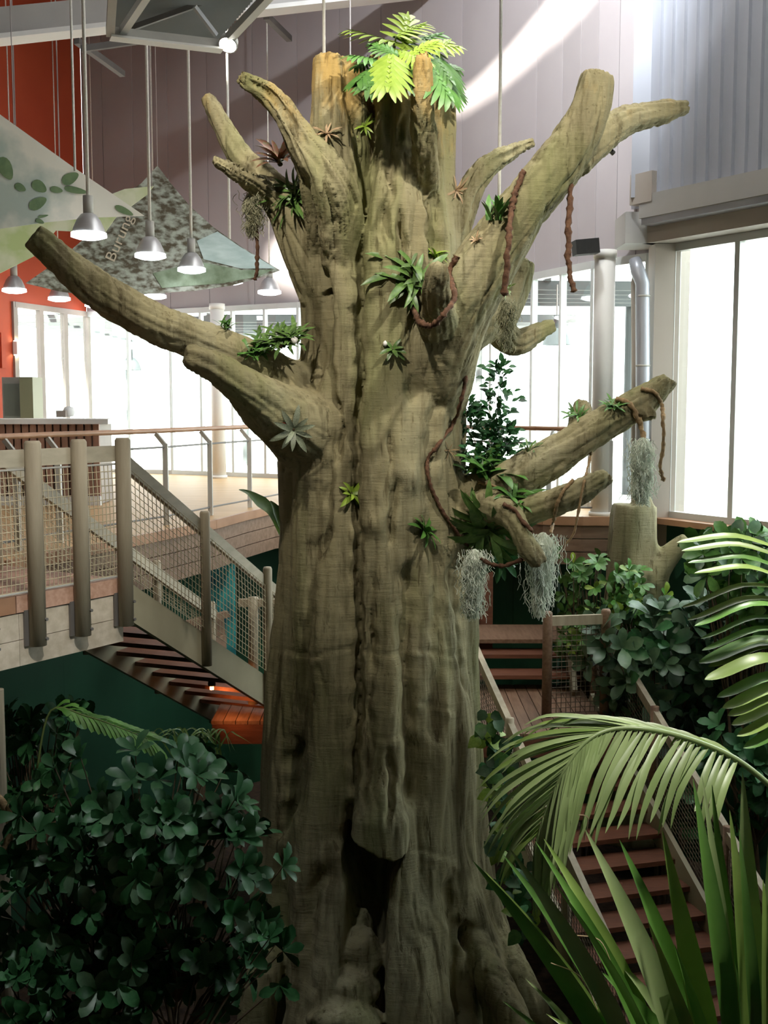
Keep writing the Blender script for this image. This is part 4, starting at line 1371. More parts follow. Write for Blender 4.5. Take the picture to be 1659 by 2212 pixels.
moss('olive moss tuft hanging under the left fork', (548, 408), (545, 520), 34, 22, 9.3, m_mossdark, 260, 4)
moss('thin moss curtain below the thickest right limb', (1094, 640), (1092, 765), 26, 18, 9.6, m_mossdark, 260, 5)

# ---- rosettes and tufts growing on the tree
def blade_mesh(name, L=1.0, w=0.09, curve=0.5, n=6, fold=0.25, tip=1.4, m=None):
    pts, wd = [], []
    for i in range(n + 1):
        t = i / n
        a = curve * t
        pts.append((0, L * t * math.cos(a * 0.6), -L * t * math.sin(a) * 0.6))
        wd.append(w * (0.55 + 0.9 * t) * (1 - t ** (2.2 * tip)) + 0.002)
    mb = MB().strip(pts, wd, Vector((0, 0, 1)), fold)
    me = mb.mesh(name, smooth=True)
    me.materials.append(m)
    return me
BL = {}
def blade(m, L, w, c):
    k = (m.name, w, c)
    if k not in BL:
        BL[k] = blade_mesh('leaf', 1.0, w, c, m=m)
    return BL[k]

def rosette(name, label, u, v, size, m, n=10, w=0.08, curve=0.9, spread=0.9, aim=None, d=None, group=None, seed=None, cat='plant', up=0.5, core=True, jit=0.0):
    rg = random.Random(seed if seed is not None else int(u * 7 + v))
    if d is None:
        p, nn, ok = hit(u, v)
    else:
        p, nn, ok = W(u, v, d), Vector((0, -1, 0)), False
    S_ = size * p.y / FPX
    ax = (Vector(aim) if aim else (nn + Vector((0, 0, up)))).normalized()
    t = thing(name, p, label, cat, group)
    size *= 1.2
    me = blade(m, 1, w * 1.25, curve)
    if name == 'bromeliad':
        n = int(n * 1.6)
    if name == 'leaf_tuft':
        n = int(n * 1.7); jit = max(jit, 0.35)
    X = ax.orthogonal().normalized(); Y = ax.cross(X)
    for i in range(n):
        a = 2 * PI * (i * 0.382) + rg.uniform(-0.3, 0.3)
        el = spread * (0.35 + 0.75 * (i + 0.5) / n)
        dr = ax * math.cos(el) + (X * math.cos(a) + Y * math.sin(a)) * math.sin(el)
        link_inst('leaf', me, t, frame_mat(p - ax * 0.01 + nn * 0.01 + (X * rg.uniform(-1, 1) + Y * rg.uniform(-1, 1)) * (jit * S_), dr, ax, 1.15 * S_ * rg.uniform(0.75, 1.15)))
    if core:
        MB().tube([p - nn * 0.05, p + ax * S_ * 0.10], [S_ * 0.09, S_ * 0.05], 7).build('crown', m_stem, t)
    return t
R_ = rosette
t = R_('bromeliad', 'banded grey-green bromeliad with a red bract below the left limbs', 634, 928, 50, m_bromgrey, 10, 0.10, 0.8, 1.2)
p, nn, ok = hit(622, 916)
link_inst('bract', blade_mesh('bract', 1, 0.12, 0.4, m=m_flowerred), t, frame_mat(p, W(600, 902, p.y) - p + Vector((0, -.05, 0)), nn, 0.12))
R_('bromeliad', 'yellow-green bromeliad in the main crease of the trunk', 758, 1066, 36, m_leafbright, 10, 0.11, 0.9, 1.2)
R_('bromeliad', 'fresh green bromeliad low on the right half of the trunk', 914, 1146, 42, m_leafmid, 13, 0.10, 0.9, 1.25)
t = R_('bromeliad', 'small green plant with a pale bud right of the main crease', 848, 754, 28, m_brombr, 8, 0.12, 0.8, 1.2)
p, nn, ok = hit(832, 744)
MB().lathe(p + nn * 0.02, [(0.001, 0.03), (0.016, 0.015), (0.018, -0.005), (0.001, -0.02)], 10).build('bud', m_flowerwhite, t, True)
R_('leaf_tuft', 'large dark leafy tuft beside the small front stub', 886, 596, 78, m_brombr, 30, 0.075, 0.9, 1.3, seed=4)
R_('leaf_tuft', 'pale leafy sprig above the small front stub', 940, 556, 34, m_leafbright, 12, 0.09, 0.8, 1.1, up=1.0)
R_('leaf_tuft', 'dark grassy tuft in the crotch of the left fork', 640, 424, 62, m_brombr, 30, 0.05, 0.8, 1.3, aim=(-0.6, -0.6, 0.5), seed=8)
R_('bromeliad', 'reddish bromeliad standing behind the left fork', 604, 352, 66, m_bromred, 18, 0.08, 0.7, 1.0, aim=(-0.1, -0.5, 1), d=9.15, seed=9)
for (u, v, s, lab, m_) in ((548, 764, 46, 'grassy plant at the outer end of the row on the long left limb', m_leafmid), (574, 752, 52, 'dark leafy plant in the middle of the row on the long left limb', m_brombr),
                           (606, 744, 56, 'dark leafy plant next to the trunk end of the row on the left limb', m_brombr), (634, 738, 50, 'dark plant with a white flower against the trunk above the left limb', m_brombr)):
    t = R_('leaf_tuft', lab, u, v, s, m_, 18, 0.07, 0.9, 1.05, aim=(-0.1, -0.5, 1), group='plants in the row on the left limb')
p, nn, ok = hit(638, 746)
MB().lathe(p + nn * 0.10, [(0.001, 0.04), (0.026, 0.02), (0.028, -0.01), (0.001, -0.03)], 10).build('flower', m_flowerwhite, t, True)
R_('leaf_tuft', 'small spiky plant alone on top of the long left limb', 490, 708, 30, m_leafmid, 9, 0.07, 0.7, 0.9, aim=(-0.1, -0.3, 1))
R_('air_plant', 'dry tan air plant at the foot of the slim upper right limb', 984, 412, 36, m_airtan, 15, 0.05, 0.8, 1.3, aim=(0.5, -0.8, -0.1))
R_('leaf_tuft', 'upright bright green tuft on the thickest right limb', 1070, 474, 48, m_leafmid, 13, 0.09, 0.4, 0.55, aim=(0, -0.2, 1))
R_('air_plant', 'pale yellow tuft at the base of the grooved upper left limb', 706, 290, 30, m_airtan, 14, 0.06, 0.8, 1.2, aim=(0, -0.7, 0.8))
R_('air_plant', 'yellow-green tuft in the dark cleft of the crown', 786, 272, 27, m_leafbright, 14, 0.07, 0.8, 1.2, aim=(-0.1, -1, 0.2))
R_('leaf_tuft', 'broad-leaved green plant standing in the crotch of the lower right limbs', 1046, 1024, 70, m_leafmid, 14, 0.11, 0.9, 1.0, aim=(0.1, -0.3, 1), seed=5)
R_('leaf_tuft', 'big dark leafy mass drooping under the lower right limbs', 1058, 1138, 82, m_brombr, 40, 0.08, 0.9, 1.5, aim=(-0.1, -0.8, -0.5), seed=6)
R_('leaf_tuft', 'bright green tuft where the short lower right limb begins', 1112, 1080, 52, m_leafmid, 20, 0.08, 0.8, 1.2, aim=(0.2, -0.6, 0.8))
R_('leaf_tuft', 'dark small-leaved plant peeping out below the drooping leafy mass', 1070, 1206, 44, m_leafdark, 22, 0.12, 0.8, 1.5, d=9.3)
R_('leaf_tuft', 'small green fern on the large lower right limb beside the arching liana', 1322, 880, 30, m_leafmid, 12, 0.08, 0.8, 1.1, aim=(0, -0.5, 0.9))
R_('leaf_tuft', 'small green fern in front of the pale knob', 1248, 898, 28, m_leafmid, 12, 0.08, 0.8, 1.2, aim=(-0.2, -0.6, 0.6))
R_('leaf_tuft', 'sparse grassy plant on the upper side of the large lower right limb', 1142, 972, 30, m_brombr, 9, 0.07, 0.7, 1.0, aim=(0, -0.3, 1))
R_('air_plant', 'wispy brown air plant on the right edge of the trunk beside the long liana', 968, 972, 26, m_vine2, 9, 0.04, 0.7, 1.3)
R_('leaf_tuft', 'tiny yellow-flowered plant on the lower part of the thickest right limb', 1030, 520, 18, m_airtan, 7, 0.08, 0.7, 1.0, aim=(-0.5, -0.5, 0.7))
R_('leaf_tuft', 'small yellowish sprout where the thickest right limb and its rear limb meet', 1092, 624, 20, m_leafbright, 8, 0.09, 0.7, 1.2)
# two long dark strap leaves leaning out behind the trunk's left edge
bp_ = thing('strap_plant', W(606, 1140, 10.0), 'long folded strap leaf sticking out left of the trunk before the deck edge', 'plant')
for (pts, w) in (([(612, 1160), (590, 1112), (562, 1088), (536, 1066), (516, 1058)], [0.04, 0.06, 0.075, 0.03, 0.005]), ([(612, 1150), (598, 1106), (584, 1082)], [0.03, 0.05, 0.004])):
    sp_ = [Vector(p) for p in spline([tuple(W(u, v, 10.0)) for (u, v) in pts], 4)]
    wd = [float(x) for x in np.interp(np.linspace(0, 1, len(sp_)), np.linspace(0, 1, len(w)), w)]
    MB().strip(sp_, wd, Vector((0.2, -0.6, 0.8)), 0.4).build('leaf', m_brombr, bp_, True)

# ---- lobed philodendron on the crown
def lobed_mesh(m, nl=7):
    mb = MB()
    V, F = [(0, 0, 0)], []
    # a deeply cut blade: central rib with finger lobes on both sides
    for sgn in (-1, 1):
        for i in range(nl):
            t = 0.05 + 0.85 * i / (nl - 1)
            L = 0.50 * math.sin(PI * (0.18 + 0.72 * t)) + 0.08
            b0 = Vector((0, t, 0.02 * math.sin(3 * t)))
            ang = 1.25 - 0.85 * t
            dr = Vector((sgn * math.sin(ang), math.cos(ang), -0.16))
            pts = [b0 + dr * (L * k / 4) + Vector((0, 0, -0.10 * (k / 4) ** 2)) for k in range(5)]
            mb.strip(pts, [0.075, 0.06, 0.058, 0.048, 0.01], Vector((0, 0, 1)), 0.1)
    mb.strip([Vector((0, k / 6 * 1.12, 0)) for k in range(7)], [0.05, 0.06, 0.06, 0.06, 0.055, 0.05, 0.01], Vector((0, 0, 1)), 0.1)
    me = mb.mesh('leaf', smooth=True)
    me.materials.append(m)
    return me
ph1, ph2 = lobed_mesh(m_leafbright), lobed_mesh(m_leafmid)
pb = W(850, 170, 9.3)
pd = thing('philodendron', pb, 'yellow-green cut-leaved philodendron sprouting from the broken crown', 'plant')
PHL = [  # base (u,v,d), tip (u,v,d), facing, mesh
    (852, 92, 9.0, 762, 66, 8.9, (0, -0.25, 1), ph1), (856, 78, 9.0, 912, 52, 9.15, (-0.4, -0.7, 0.6), ph1), (845, 118, 8.7, 838, 186, 8.45, (0, -1, 0.35), ph1),
    (868, 110, 8.9, 912, 130, 8.7, (0, -0.5, 0.9), ph1), (912, 98, 9.0, 985, 100, 8.9, (0, -0.5, 0.8), ph1), (930, 110, 8.9, 975, 172, 8.7, (0.4, -0.8, 0.3), ph2),
    (925, 130, 8.8, 972, 206, 8.6, (0.5, -0.8, 0.2), ph2), (820, 130, 8.9, 760, 120, 8.7, (-0.2, -0.6, 0.8), ph2), (815, 140, 8.8, 774, 172, 8.55, (-0.4, -0.8, 0.4), ph2),
    (870, 100, 9.3, 946, 74, 9.4, (0, -0.6, 0.8), ph2), (885, 120, 8.8, 940, 92, 8.8, (-0.2, -0.8, 0.5), ph1), (840, 140, 8.7, 792, 186, 8.5, (-0.2, -1, 0.2), ph2),
    (830, 110, 9.1, 800, 96, 9.1, (0, -0.7, 0.6), ph2), (900, 140, 8.8, 880, 180, 8.6, (0, -1, 0.2), ph2), (872, 120, 9.0, 880, 40, 9.2, (0.2, -0.8, 0.5), ph1), (800, 130, 9.0, 768, 145, 8.9, (-0.4, -0.8, 0.4), ph2), (930, 120, 9.0, 968, 90, 9.1, (0.1, -0.8, 0.6), ph1), (860, 120, 8.8, 812, 100, 8.8, (-0.2, -0.8, 0.5), ph2), (940, 140, 9.2, 990, 150, 9.2, (0.3, -0.8, 0.5), ph2), (935, 150, 9.3, 988, 205, 9.2, (0.5, -0.8, 0.2), ph2)]
for (u0, v0, d0, u1, v1, d1, fc, me) in PHL:
    a, b = W(u0, v0, d0), W(u1, v1, d1)
    lf = link_inst('leaf', me, pd, frame_mat(a, b - a, fc, (b - a).length / 1.12 * 1.2))
    sp_ = [Vector(p) for p in spline([tuple(pb + Vector((random.uniform(-.1, .1), random.uniform(-.1, .1), -0.1))), tuple((pb + a) / 2 + Vector((0, 0, 0.05))), tuple(a)], 4)]
    MB().tube(sp_, 0.008, 6).build('leaf_stalk', m_stemgreen, pd, True)

# ---- small-leaved climber standing on the lower right limb
def small_leaf(m, L=1.0, w=0.28):
    mb = MB().strip([(0, 0, 0), (0, L * 0.3, 0.05), (0, L * 0.65, 0.04), (0, L, -0.05)], [0.02, w, w * 0.85, 0.01], Vector((0, 0, 1)), 0.2)
    me = mb.mesh('leaf', smooth=True); me.materials.append(m); return me
SLD, SLM = small_leaf(m_leafdark), small_leaf(m_leafmid)
def twiggy(name, label, stems, d, m, leaf_px, step, rnd, seed, parts=90):
    rg = random.Random(seed)
    b = W(stems[0][0][0], stems[0][0][1], d)
    t = thing(name, b, label, 'plant')
    me = small_leaf(m)
    count = 0
    extra = MB()
    for st in stems:
        sp_ = [Vector(p) for p in spline([tuple(W(u, v, d + rg.uniform(-.05, .05))) for (u, v) in st], 8)]
        MB().tube(sp_, [0.006 * (1 - 0.7 * i / len(sp_)) for i in range(len(sp_))], 5).build('stem', m_stem, t)
        for i, p in enumerate(sp_):
            w = (1 - 0.75 * i / len(sp_)) * rnd * d / FPX
            for k in range(step):
                q = p + Vector((rg.gauss(0, .5) * w, rg.gauss(0, .5) * w, rg.gauss(0, .3) * w))
                dr = (q - p + rvec() * 0.03 + Vector((0, -0.01, 0.01)))
                s = leaf_px * d / FPX * rg.uniform(0.7, 1.3)
                link_inst('leaf', me, t, frame_mat(q, dr, Vector((rg.uniform(-.5, .5), -0.7, 0.7)), s))
    return t
twiggy('climber', 'small-leaved climber standing against the bright windows right of the trunk', [[(1060, 1040), (1062, 960), (1075, 880), (1078, 790)], [(1040, 1040), (1032, 980), (1016, 920), (1010, 875)], [(1070, 1030), (1085, 980), (1092, 930)]], 9.4, m_leafdark, 19, 11, 62, 3)

# ---- climbing plant between trunk foot and stairs
def heart_leaf(m):
    mb = MB().strip([(0, 0, 0), (0, 0.15, 0.03), (0, 0.45, 0.05), (0, 0.8, 0.0), (0, 1, -0.08)], [0.12, 0.36, 0.40, 0.18, 0.01], Vector((0, 0, 1)), 0.18)
    me = mb.mesh('leaf', smooth=True); me.materials.append(m); return me
cl = thing('climbing_plant', W(1075, 2000, 8.9), 'straggling heart-leaved climber along the right foot of the trunk', 'plant')
HL = [heart_leaf(m_leafmid), heart_leaf(m_leafgrey), heart_leaf(m_leafdark), heart_leaf(m_leafbright)]
rg = random.Random(12)
for base, path in (((1060, 1560)), [(1050, 1540), (1062, 1640), (1070, 1740), (1085, 1840), (1110, 1930)]), ((1, 1), [(1075, 1580), (1085, 1680), (1092, 1790), (1120, 1900), (1140, 2000)]):
    sp_ = [Vector(p) for p in spline([tuple(W(u, v, 9.0)) for (u, v) in path], 8)]
    MB().tube(sp_, 0.007, 6).build('stem', m_stem, cl)
    for p in sp_:
        for k in range(2):
            q = p + Vector((rg.uniform(-.1, .1), rg.uniform(-.12, .05), rg.uniform(-.05, .05)))
            link_inst('leaf', HL[rg.choice((0, 1, 1, 2, 2, 3))], cl, frame_mat(q, Vector((rg.uniform(-1, 1), rg.uniform(-.6, .1), rg.uniform(-1, .4))), Vector((rg.uniform(-.4, .4), -0.9, 0.5)), rg.uniform(0.08, 0.15)))
# ================================================================== SHRUBS
def obovate(m, name='leaf'):
    mb = MB().strip([(0, 0, 0), (0, 0.12, 0.01), (0, 0.38, 0.05), (0, 0.66, 0.06), (0, 0.88, 0.02), (0, 1.0, -0.03)], [0.015, 0.05, 0.17, 0.245, 0.17, 0.01], Vector((0, 0, 1)), 0.22)
    me = mb.mesh(name, smooth=True); me.materials.append(m); return me
OB = {m: obovate(m) for m in (m_leafdark, m_leafgrey, m_leafmid, m_leafbright)}

def shrub(name, label, blobs, d, m, leaf_px, n_ros, per, base, seed, parts=300, m2=None, cat='shrub', drange=0.5, up=0.35, droop=0.0):
    """blobs: ellipses (u, v, ru, rv) in the photo that the crown fills; leaves sit in rosettes on its outer skin"""
    rg = random.Random(seed)
    root = thing(name, base, label, cat)
    me = OB[m]
    S_ = leaf_px * d / FPX
    tot = sum(b[2] * b[3] for b in blobs)
    ros = []
    for (u, v, ru, rv) in blobs:
        c = W(u, v, d)
        for k in range(max(1, int(n_ros * ru * rv / tot))):
            while True:
                x, y, z = rg.gauss(0, 1), -abs(rg.gauss(0, 1)) if rg.random() < 0.8 else rg.gauss(0, 1), rg.gauss(0, 1)
                n_ = math.sqrt(x * x + y * y + z * z)
                if n_ > 0.2:
                    break
            r = rg.uniform(0.62, 1.0) if rg.random() < 0.85 else rg.uniform(0.3, 0.65)
            o = Vector((x / n_ * ru * d / FPX, y / n_ * drange, z / n_ * rv * d / FPX)) * r
            ros.append((c + o, (o.normalized() + Vector((0, -0.25, up))).normalized(), c))
    ros.sort(key=lambda q: q[0].y)
    left = parts
    rest = MB()
    stems = MB()
    src = [Vector(v.co) for v in me.vertices]
    fcs = [tuple(p.vertices) for p in me.polygons]
    for (p, ax, c) in ros:
        X = ax.orthogonal().normalized(); Y = ax.cross(X)
        a0 = rg.uniform(0, 6)
        for i in range(per):
            a = a0 + 2 * PI * i / per + rg.uniform(-.25, .25)
            el = rg.uniform(0.7, 1.35)
            dr = ax * math.cos(el) + (X * math.cos(a) + Y * math.sin(a)) * math.sin(el) - Vector((0, 0, droop))
            M = frame_mat(p, dr, ax + rvec() * 0.25, S_ * rg.uniform(0.65, 1.25))
            if left > 0:
                link_inst('leaf', me if (m2 is None or rg.random() < 0.75) else OB[m2], root, M)
                left -= 1
            else:
                rest.add([M @ q for q in src], fcs)
    b = Vector(base)
    groups = {}
    for (p, ax, c) in ros:
        groups.setdefault(tuple(c), []).append(p)
    for c, ps in groups.items():
        cv = Vector(c)
        mb = MB()
        hub = cv * 0.6 + b * 0.4
        mb.tube([b + Vector((rg.uniform(-.1, .1), rg.uniform(-.1, .1), -0.02)), (b + hub) / 2 + rvec() * 0.08, hub], [0.028, 0.02, 0.014], 7)
        for p in ps:
            mid = hub * 0.45 + p * 0.55 + rvec() * 0.06
            mb.tube([hub, mid, p], [0.011, 0.008, 0.004], 4, False)
        mb.build('stem', m_stem, root)
    if rest.v:
        tag(rest.build('foliage', m, root, True), kind='stuff')
    return root

bl = W(300, 2190, 7.4)
shrub('shrub', 'large dark glossy-leaved shrub filling the lower left in front of the trunk', [(310, 1765, 285, 190), (170, 1900, 190, 200), (430, 1900, 210, 190), (200, 2060, 220, 160), (430, 2060, 190, 110), (90, 1760, 110, 100)], 7.4, m_leafdark, 54, 235, 7,
      (bl.x, 7.5, PIT), 21, m2=m_leafgrey, drange=0.6)
shrub('shrub', 'low sprays of the same dark leaves at the bottom left corner', [(90, 2130, 110, 90), (590, 2060, 60, 50)], 7.0, m_leafdark, 50, 30, 6, (bl.x - 0.5, 7.0, PIT), 22, parts=120)
bs = W(1450, 1700, 9.6)
shrub('shrub', 'dense grey-green shrub with rounded leaves right of the stairs', [(1430, 1440, 160, 190), (1560, 1420, 130, 190), (1340, 1400, 80, 90), (1560, 1560, 120, 110), (1440, 1560, 100, 80)], 11.6, m_leafgrey, 52, 165, 6, (3.0, 11.6, PIT), 23, m2=m_leafdark, drange=0.45)
shrub('shrub', 'bright blue-green shrub against the window sill at the right edge', [(1590, 1215, 100, 75), (1640, 1290, 80, 90), (1540, 1200, 50, 40)], 11.0, m_leafmid, 46, 60, 6, (W(1640, 1500, 11.0).x, 11.0, PIT), 24, parts=250, m2=m_leafgrey)
shrub('shrub', 'light green small-leaved bush before the stump right of the trunk', [(1290, 1260, 95, 70), (1270, 1350, 90, 80), (1370, 1290, 70, 70), (1230, 1220, 40, 30)], 12.5, m_leafmid, 26, 110, 6, (W(1290, 1600, 12.7).x, 12.9, PIT), 25, parts=300, m2=m_leafbright, droop=0.3)
shrub('shrub', 'dusky shrub low behind the arching palm frond', [(1620, 1640, 110, 120), (1560, 1720, 90, 90)], 10.6, m_leafdark, 46, 55, 6, (3.7, 10.4, PIT), 26, parts=200)
shrub('shrub', 'shaded dark bush under the landing at the left', [(60, 1640, 120, 130), (120, 1560, 90, 60)], 9.2, m_leafdark, 40, 50, 6, (W(60, 2000, 9.2).x, 9.2, PIT), 27, parts=200)

# ================================================================== PALMS
def leaflet(root, pts3, wmax, m, facing=Vector((0, -0.6, 0.8)), fold=0.3, n=4, prof=(0.35, 0.9, 1.0, 0.8, 0.45, 0.03)):
    sp_ = [Vector(p) for p in spline([tuple(p) for p in pts3], n)]
    wd = [wmax * float(x) for x in np.interp(np.linspace(0, 1, len(sp_)), np.linspace(0, 1, len(prof)), prof)]
    return MB().strip(sp_, wd, facing, fold).build('leaflet', m, root, True)

# arching frond sweeping in from the right
RA = [(1760, 1790, 5.9), (1680, 1712, 5.8), (1590, 1640, 5.7), (1490, 1597, 5.65), (1400, 1576, 5.6), (1320, 1576, 5.6), (1262, 1606, 5.55), (1216, 1670, 5.5), (1184, 1740, 5.5), (1160, 1810, 5.5)]
af = thing('palm_frond', W(1760, 1790, 5.9), 'pale arching palm frond drooping across the stairs', 'palm')
spa = [Vector(p) for p in spline([tuple(W(*p)) for p in RA], 8)]
MB().tube(spa, [0.016 * (1 - 0.8 * i / len(spa)) + 0.002 for i in range(len(spa))], 7).build('rachis', m_palmpale, af, True)
NA = 46
rg = random.Random(5)
for k in range(NA):
    t = 0.22 + 0.76 * k / (NA - 1)
    i = t * (len(spa) - 1)
    i0 = min(int(i), len(spa) - 2)
    p = spa[i0].lerp(spa[i0 + 1], i - i0)
    T = (spa[i0 + 1] - spa[i0]).normalized()
    L = (0.20 + 0.36 * math.sin(PI * min(1, (t - 0.1) * 1.05))) * rg.uniform(0.85, 1.1)
    jit = Vector((rg.uniform(-.08, .08), rg.uniform(-.1, .1), rg.uniform(-.08, .08)))
    if rg.random() > 0.05:      # near side: hangs down and forward
        d1 = (T * 0.55 + Vector((0.05, -0.35, -0.75)) + jit).normalized()
        q = [p, p + d1 * L * 0.5, p + d1 * L * 0.8 + Vector((0, 0, -0.06)), p + d1 * L * 0.95 + Vector((0, 0, -0.13 * rg.uniform(.4, 1.3)))]
        leaflet(af, q, 0.019, m_palmpale, Vector((-0.4, -0.8, 0.45)))
    d2 = (T * 0.8 + Vector((-0.45, 0.35, 0.10 - 0.35 * t)) + jit).normalized()
    L2 = L * (1.05 if t > 0.4 else 0.7)
    q = [p, p + d2 * L2 * 0.45 + Vector((0, 0, 0.02)), p + d2 * L2 * 0.8, p + d2 * L2 + Vector((0, 0, -0.07))]
    leaflet(af, q, 0.016, m_palmpale if rg.random() < 0.7 else m_palm, Vector((0.1, -0.5, 0.9)))

# frond at the right edge, its leaflets arching to the left
ef = thing('palm_frond', W(1790, 1650, 5.0), 'fresh green palm frond reaching in from the right edge with long arched leaflets', 'palm')
rb = [(1800, 1700), (1780, 1560), (1765, 1440), (1750, 1330), (1725, 1235), (1690, 1185)]
spe = [Vector(p) for p in spline([tuple(W(u, v, 5.0)) for (u, v) in rb], 6)]
MB().tube(spe, [0.014 * (1 - 0.7 * i / len(spe)) for i in range(len(spe))], 7).build('rachis', m_palm, ef, True)
TIPS = [(1462, 1172), (1472, 1190), (1486, 1216), (1500, 1238), (1474, 1312), (1484, 1340), (1500, 1352), (1512, 1380), (1510, 1432), (1522, 1468), (1516, 1405), (1548, 1506), (1572, 1546), (1560, 1530), (1592, 1590), (1606, 1616), (1530, 1440), (1580, 1566)]
for k, (u, v) in enumerate(TIPS):
    bv = 1190 + (v - 1172) * 1.02 - 60 * (v > 1290)
    bu = 1695 + (bv - 1190) * 0.22
    dd = 5.0 + rg.uniform(-.08, .08)
    mid = (u * 0.45 + bu * 0.55, min(v, bv) - 18 + 0.25 * (max(v, bv) - min(v, bv)))
    q = [W(bu, bv, 5.0), W(*mid, dd - 0.03), W(u * 0.85 + bu * 0.15, v * 0.8 + mid[1] * 0.2 - 2, dd - 0.05), W(u, v, dd - 0.06)]
    leaflet(ef, q, (0.016 if v < 1420 else 0.03) * rg.uniform(0.85, 1.15), m_palm if rg.random() < 0.7 else m_palmdark, Vector((-0.1, -0.6, 0.8)), prof=(0.3, 0.8, 1.0, 0.95, 0.6, 0.03))

# upright young palm in the lower right corner
yp = thing('young_palm', W(1560, 2420, 4.7), 'upright young palm with long sharp leaflets in the lower right corner', 'palm')
SP_ = [(1022, 1860, 24), (1046, 1880, 14), (1085, 1844, 18), (1099, 1830, 22), (1157, 1818, 18), (1175, 1812, 24), (1196, 1905, 10), (1264, 1792, 28), (1338, 1814, 26), (1431, 1794, 30), (1497, 1683, 26), (1516, 1675, 18), (1538, 1695, 20), (1576, 1750, 26),
       (1596, 1790, 18), (1604, 1667, 30), (1622, 1845, 26), (1648, 1900, 24), (1457, 2040, 14), (1330, 2070, 18), (1300, 2100, 24), (1400, 1990, 16), (1087, 2163, 10), (1135, 2114, 12), (1238, 2151, 16), (1180, 2190, 12), (1560, 1990, 22), (1664, 1780, 26), (1690, 1700, 28)]
for k, (u, v, w) in enumerate(SP_):
    bu = 1395 + (u - 1022) * 0.42
    bv = 2420
    if v > 2100 and u < 1300:
        bu = u + 190; bv = 2420
    sag = 26 if u < 1350 else 6
    dd = 4.75 + 0.25 * math.sin(k * 1.7)
    q = [W(bu, bv, 4.7), W(bu * 0.62 + u * 0.38 + sag * 0.6, bv * 0.62 + v * 0.38 - sag, dd), W(bu * 0.28 + u * 0.72 + sag * 0.4, bv * 0.28 + v * 0.72 - sag * 0.8, dd), W(u, v, dd + 0.05)]
    m_ = (m_palmdark, m_palm, m_palmdark, m_palmpale)[k % 4]
    leaflet(yp, q, w * 0.5 * 4.7 / FPX * 2.1, m_, Vector((0.35, -0.85, 0.35)) if k % 3 else Vector((-0.5, -0.8, 0.3)), 0.45, 5, (0.5, 0.85, 1.0, 0.9, 0.62, 0.3, 0.02))
# dry thread-like tips
for (u, v, u1, v1) in ((1190, 2080, 1290, 2180), (1240, 2020, 1320, 2080), (1535, 2045, 1560, 2120), (1250, 1760, 1262, 1815)):
    q = [W(u1, v1, 4.7), W((u + u1) / 2 + 14, (v + v1) / 2 - 20, 4.68), W(u, v, 4.66)]
    MB().tube([Vector(p) for p in spline([tuple(x) for x in q], 5)], 0.0025, 4).build('fibre', m_airtan, yp)

# fishtail fronds catching light behind the left shrub
ff = thing('fishtail_palm', W(200, 1750, 8.6), 'fishtail palm frond lit pale green behind the large left shrub', 'palm')
spf = [Vector(p) for p in spline([tuple(W(u, v, 8.6)) for (u, v) in [(80, 1660), (110, 1535), (190, 1548), (260, 1572), (325, 1598)]], 6)]
MB().tube(spf, [0.01 * (1 - 0.7 * i / len(spf)) for i in range(len(spf))], 6).build('rachis', m_stemgreen, ff, True)
for i in range(7, len(spf)):
    for s_ in (-1, 1):
        T = (spf[i] - spf[i - 1]).normalized()
        d1 = (T * 0.7 + Vector((0.1, -0.3 * s_, -0.45 if s_ > 0 else 0.15))).normalized()
        L = 0.10 + 0.10 * (i / len(spf))
        leaflet(ff, [spf[i], spf[i] + d1 * L * 0.6, spf[i] + d1 * L + Vector((0, 0, -0.03))], 0.026, m_leafmid, Vector((0, -0.4, 1)), 0.1, 3, (0.2, 0.6, 1.0, 0.8))
gr = thing('grass_clump', W(420, 1640, 9.4), 'dark arching grass blades in the gloom left of the trunk', 'plant')
for k in range(26):
    a = rg.uniform(-1.2, 1.2)
    p = W(430 + rg.uniform(-60, 60), 1660, 9.4)
    q = [p, p + Vector((0.18 * math.sin(a), rg.uniform(-.1, .1), 0.28)), p + Vector((0.3 * math.sin(a), rg.uniform(-.2, .1), 0.34)), p + Vector((0.45 * math.sin(a), rg.uniform(-.2, .1), 0.2))]
    leaflet(gr, q, 0.008, m_brombr)
MB().tube([W(430, 1660, 9.4) - Vector((0, 0, .02)), Vector((W(430, 1660, 9.4).x, 9.4, PIT))], [0.05, 0.08], 8).build('stem', m_stem, gr)
# curled woody ring at the left edge
ws = [Vector(p) for p in spline([tuple(W(u, v, 7.2)) for (u, v) in [(-40, 1700), (0, 1728), (20, 1765), (20, 1810), (4, 1848), (-40, 1890), (-60, 2000)]], 6)]
tag(MB().tube(ws, 0.028, 10).build('woody_vine', m_vine2, None, True), 'curved woody vine bulging in at the left picture edge', 'vine')

# ================================================================== SMALLER SCULPTED STUMP BY THE RIGHT WALL
smb = MB()
for pts in ([(1372, 1090, 12.95, 44), (1368, 1150, 12.95, 47), (1366, 1250, 12.95, 56), (1366, 1400, 12.95, 66), (1366, 1800, 12.95, 90)], [(1485, 1165, 12.75, 14), (1470, 1176, 12.75, 18), (1440, 1205, 12.8, 26), (1405, 1245, 12.85, 40), (1380, 1330, 12.95, 50)],
            [(1385, 1074, 12.85, 20), (1390, 1120, 12.85, 24), (1392, 1220, 12.85, 30)], [(1340, 1088, 13.05, 16), (1338, 1130, 13.05, 22), (1340, 1230, 13.05, 30)]):
    sp_ = spline([(*W(u, v, d), r * d / FPX) for (u, v, d, r) in pts], 6)
    smb.tube([p[:3] for p in sp_], [p[3] for p in sp_], 20, True, lambda t, a: 1 + 0.08 * abs(math.cos(3.5 * a)) + 0.03 * math.sin(9 * t))
raw = bpy.data.objects.new('stump_raw', smb.mesh('stump_raw')); COL.objects.link(raw)
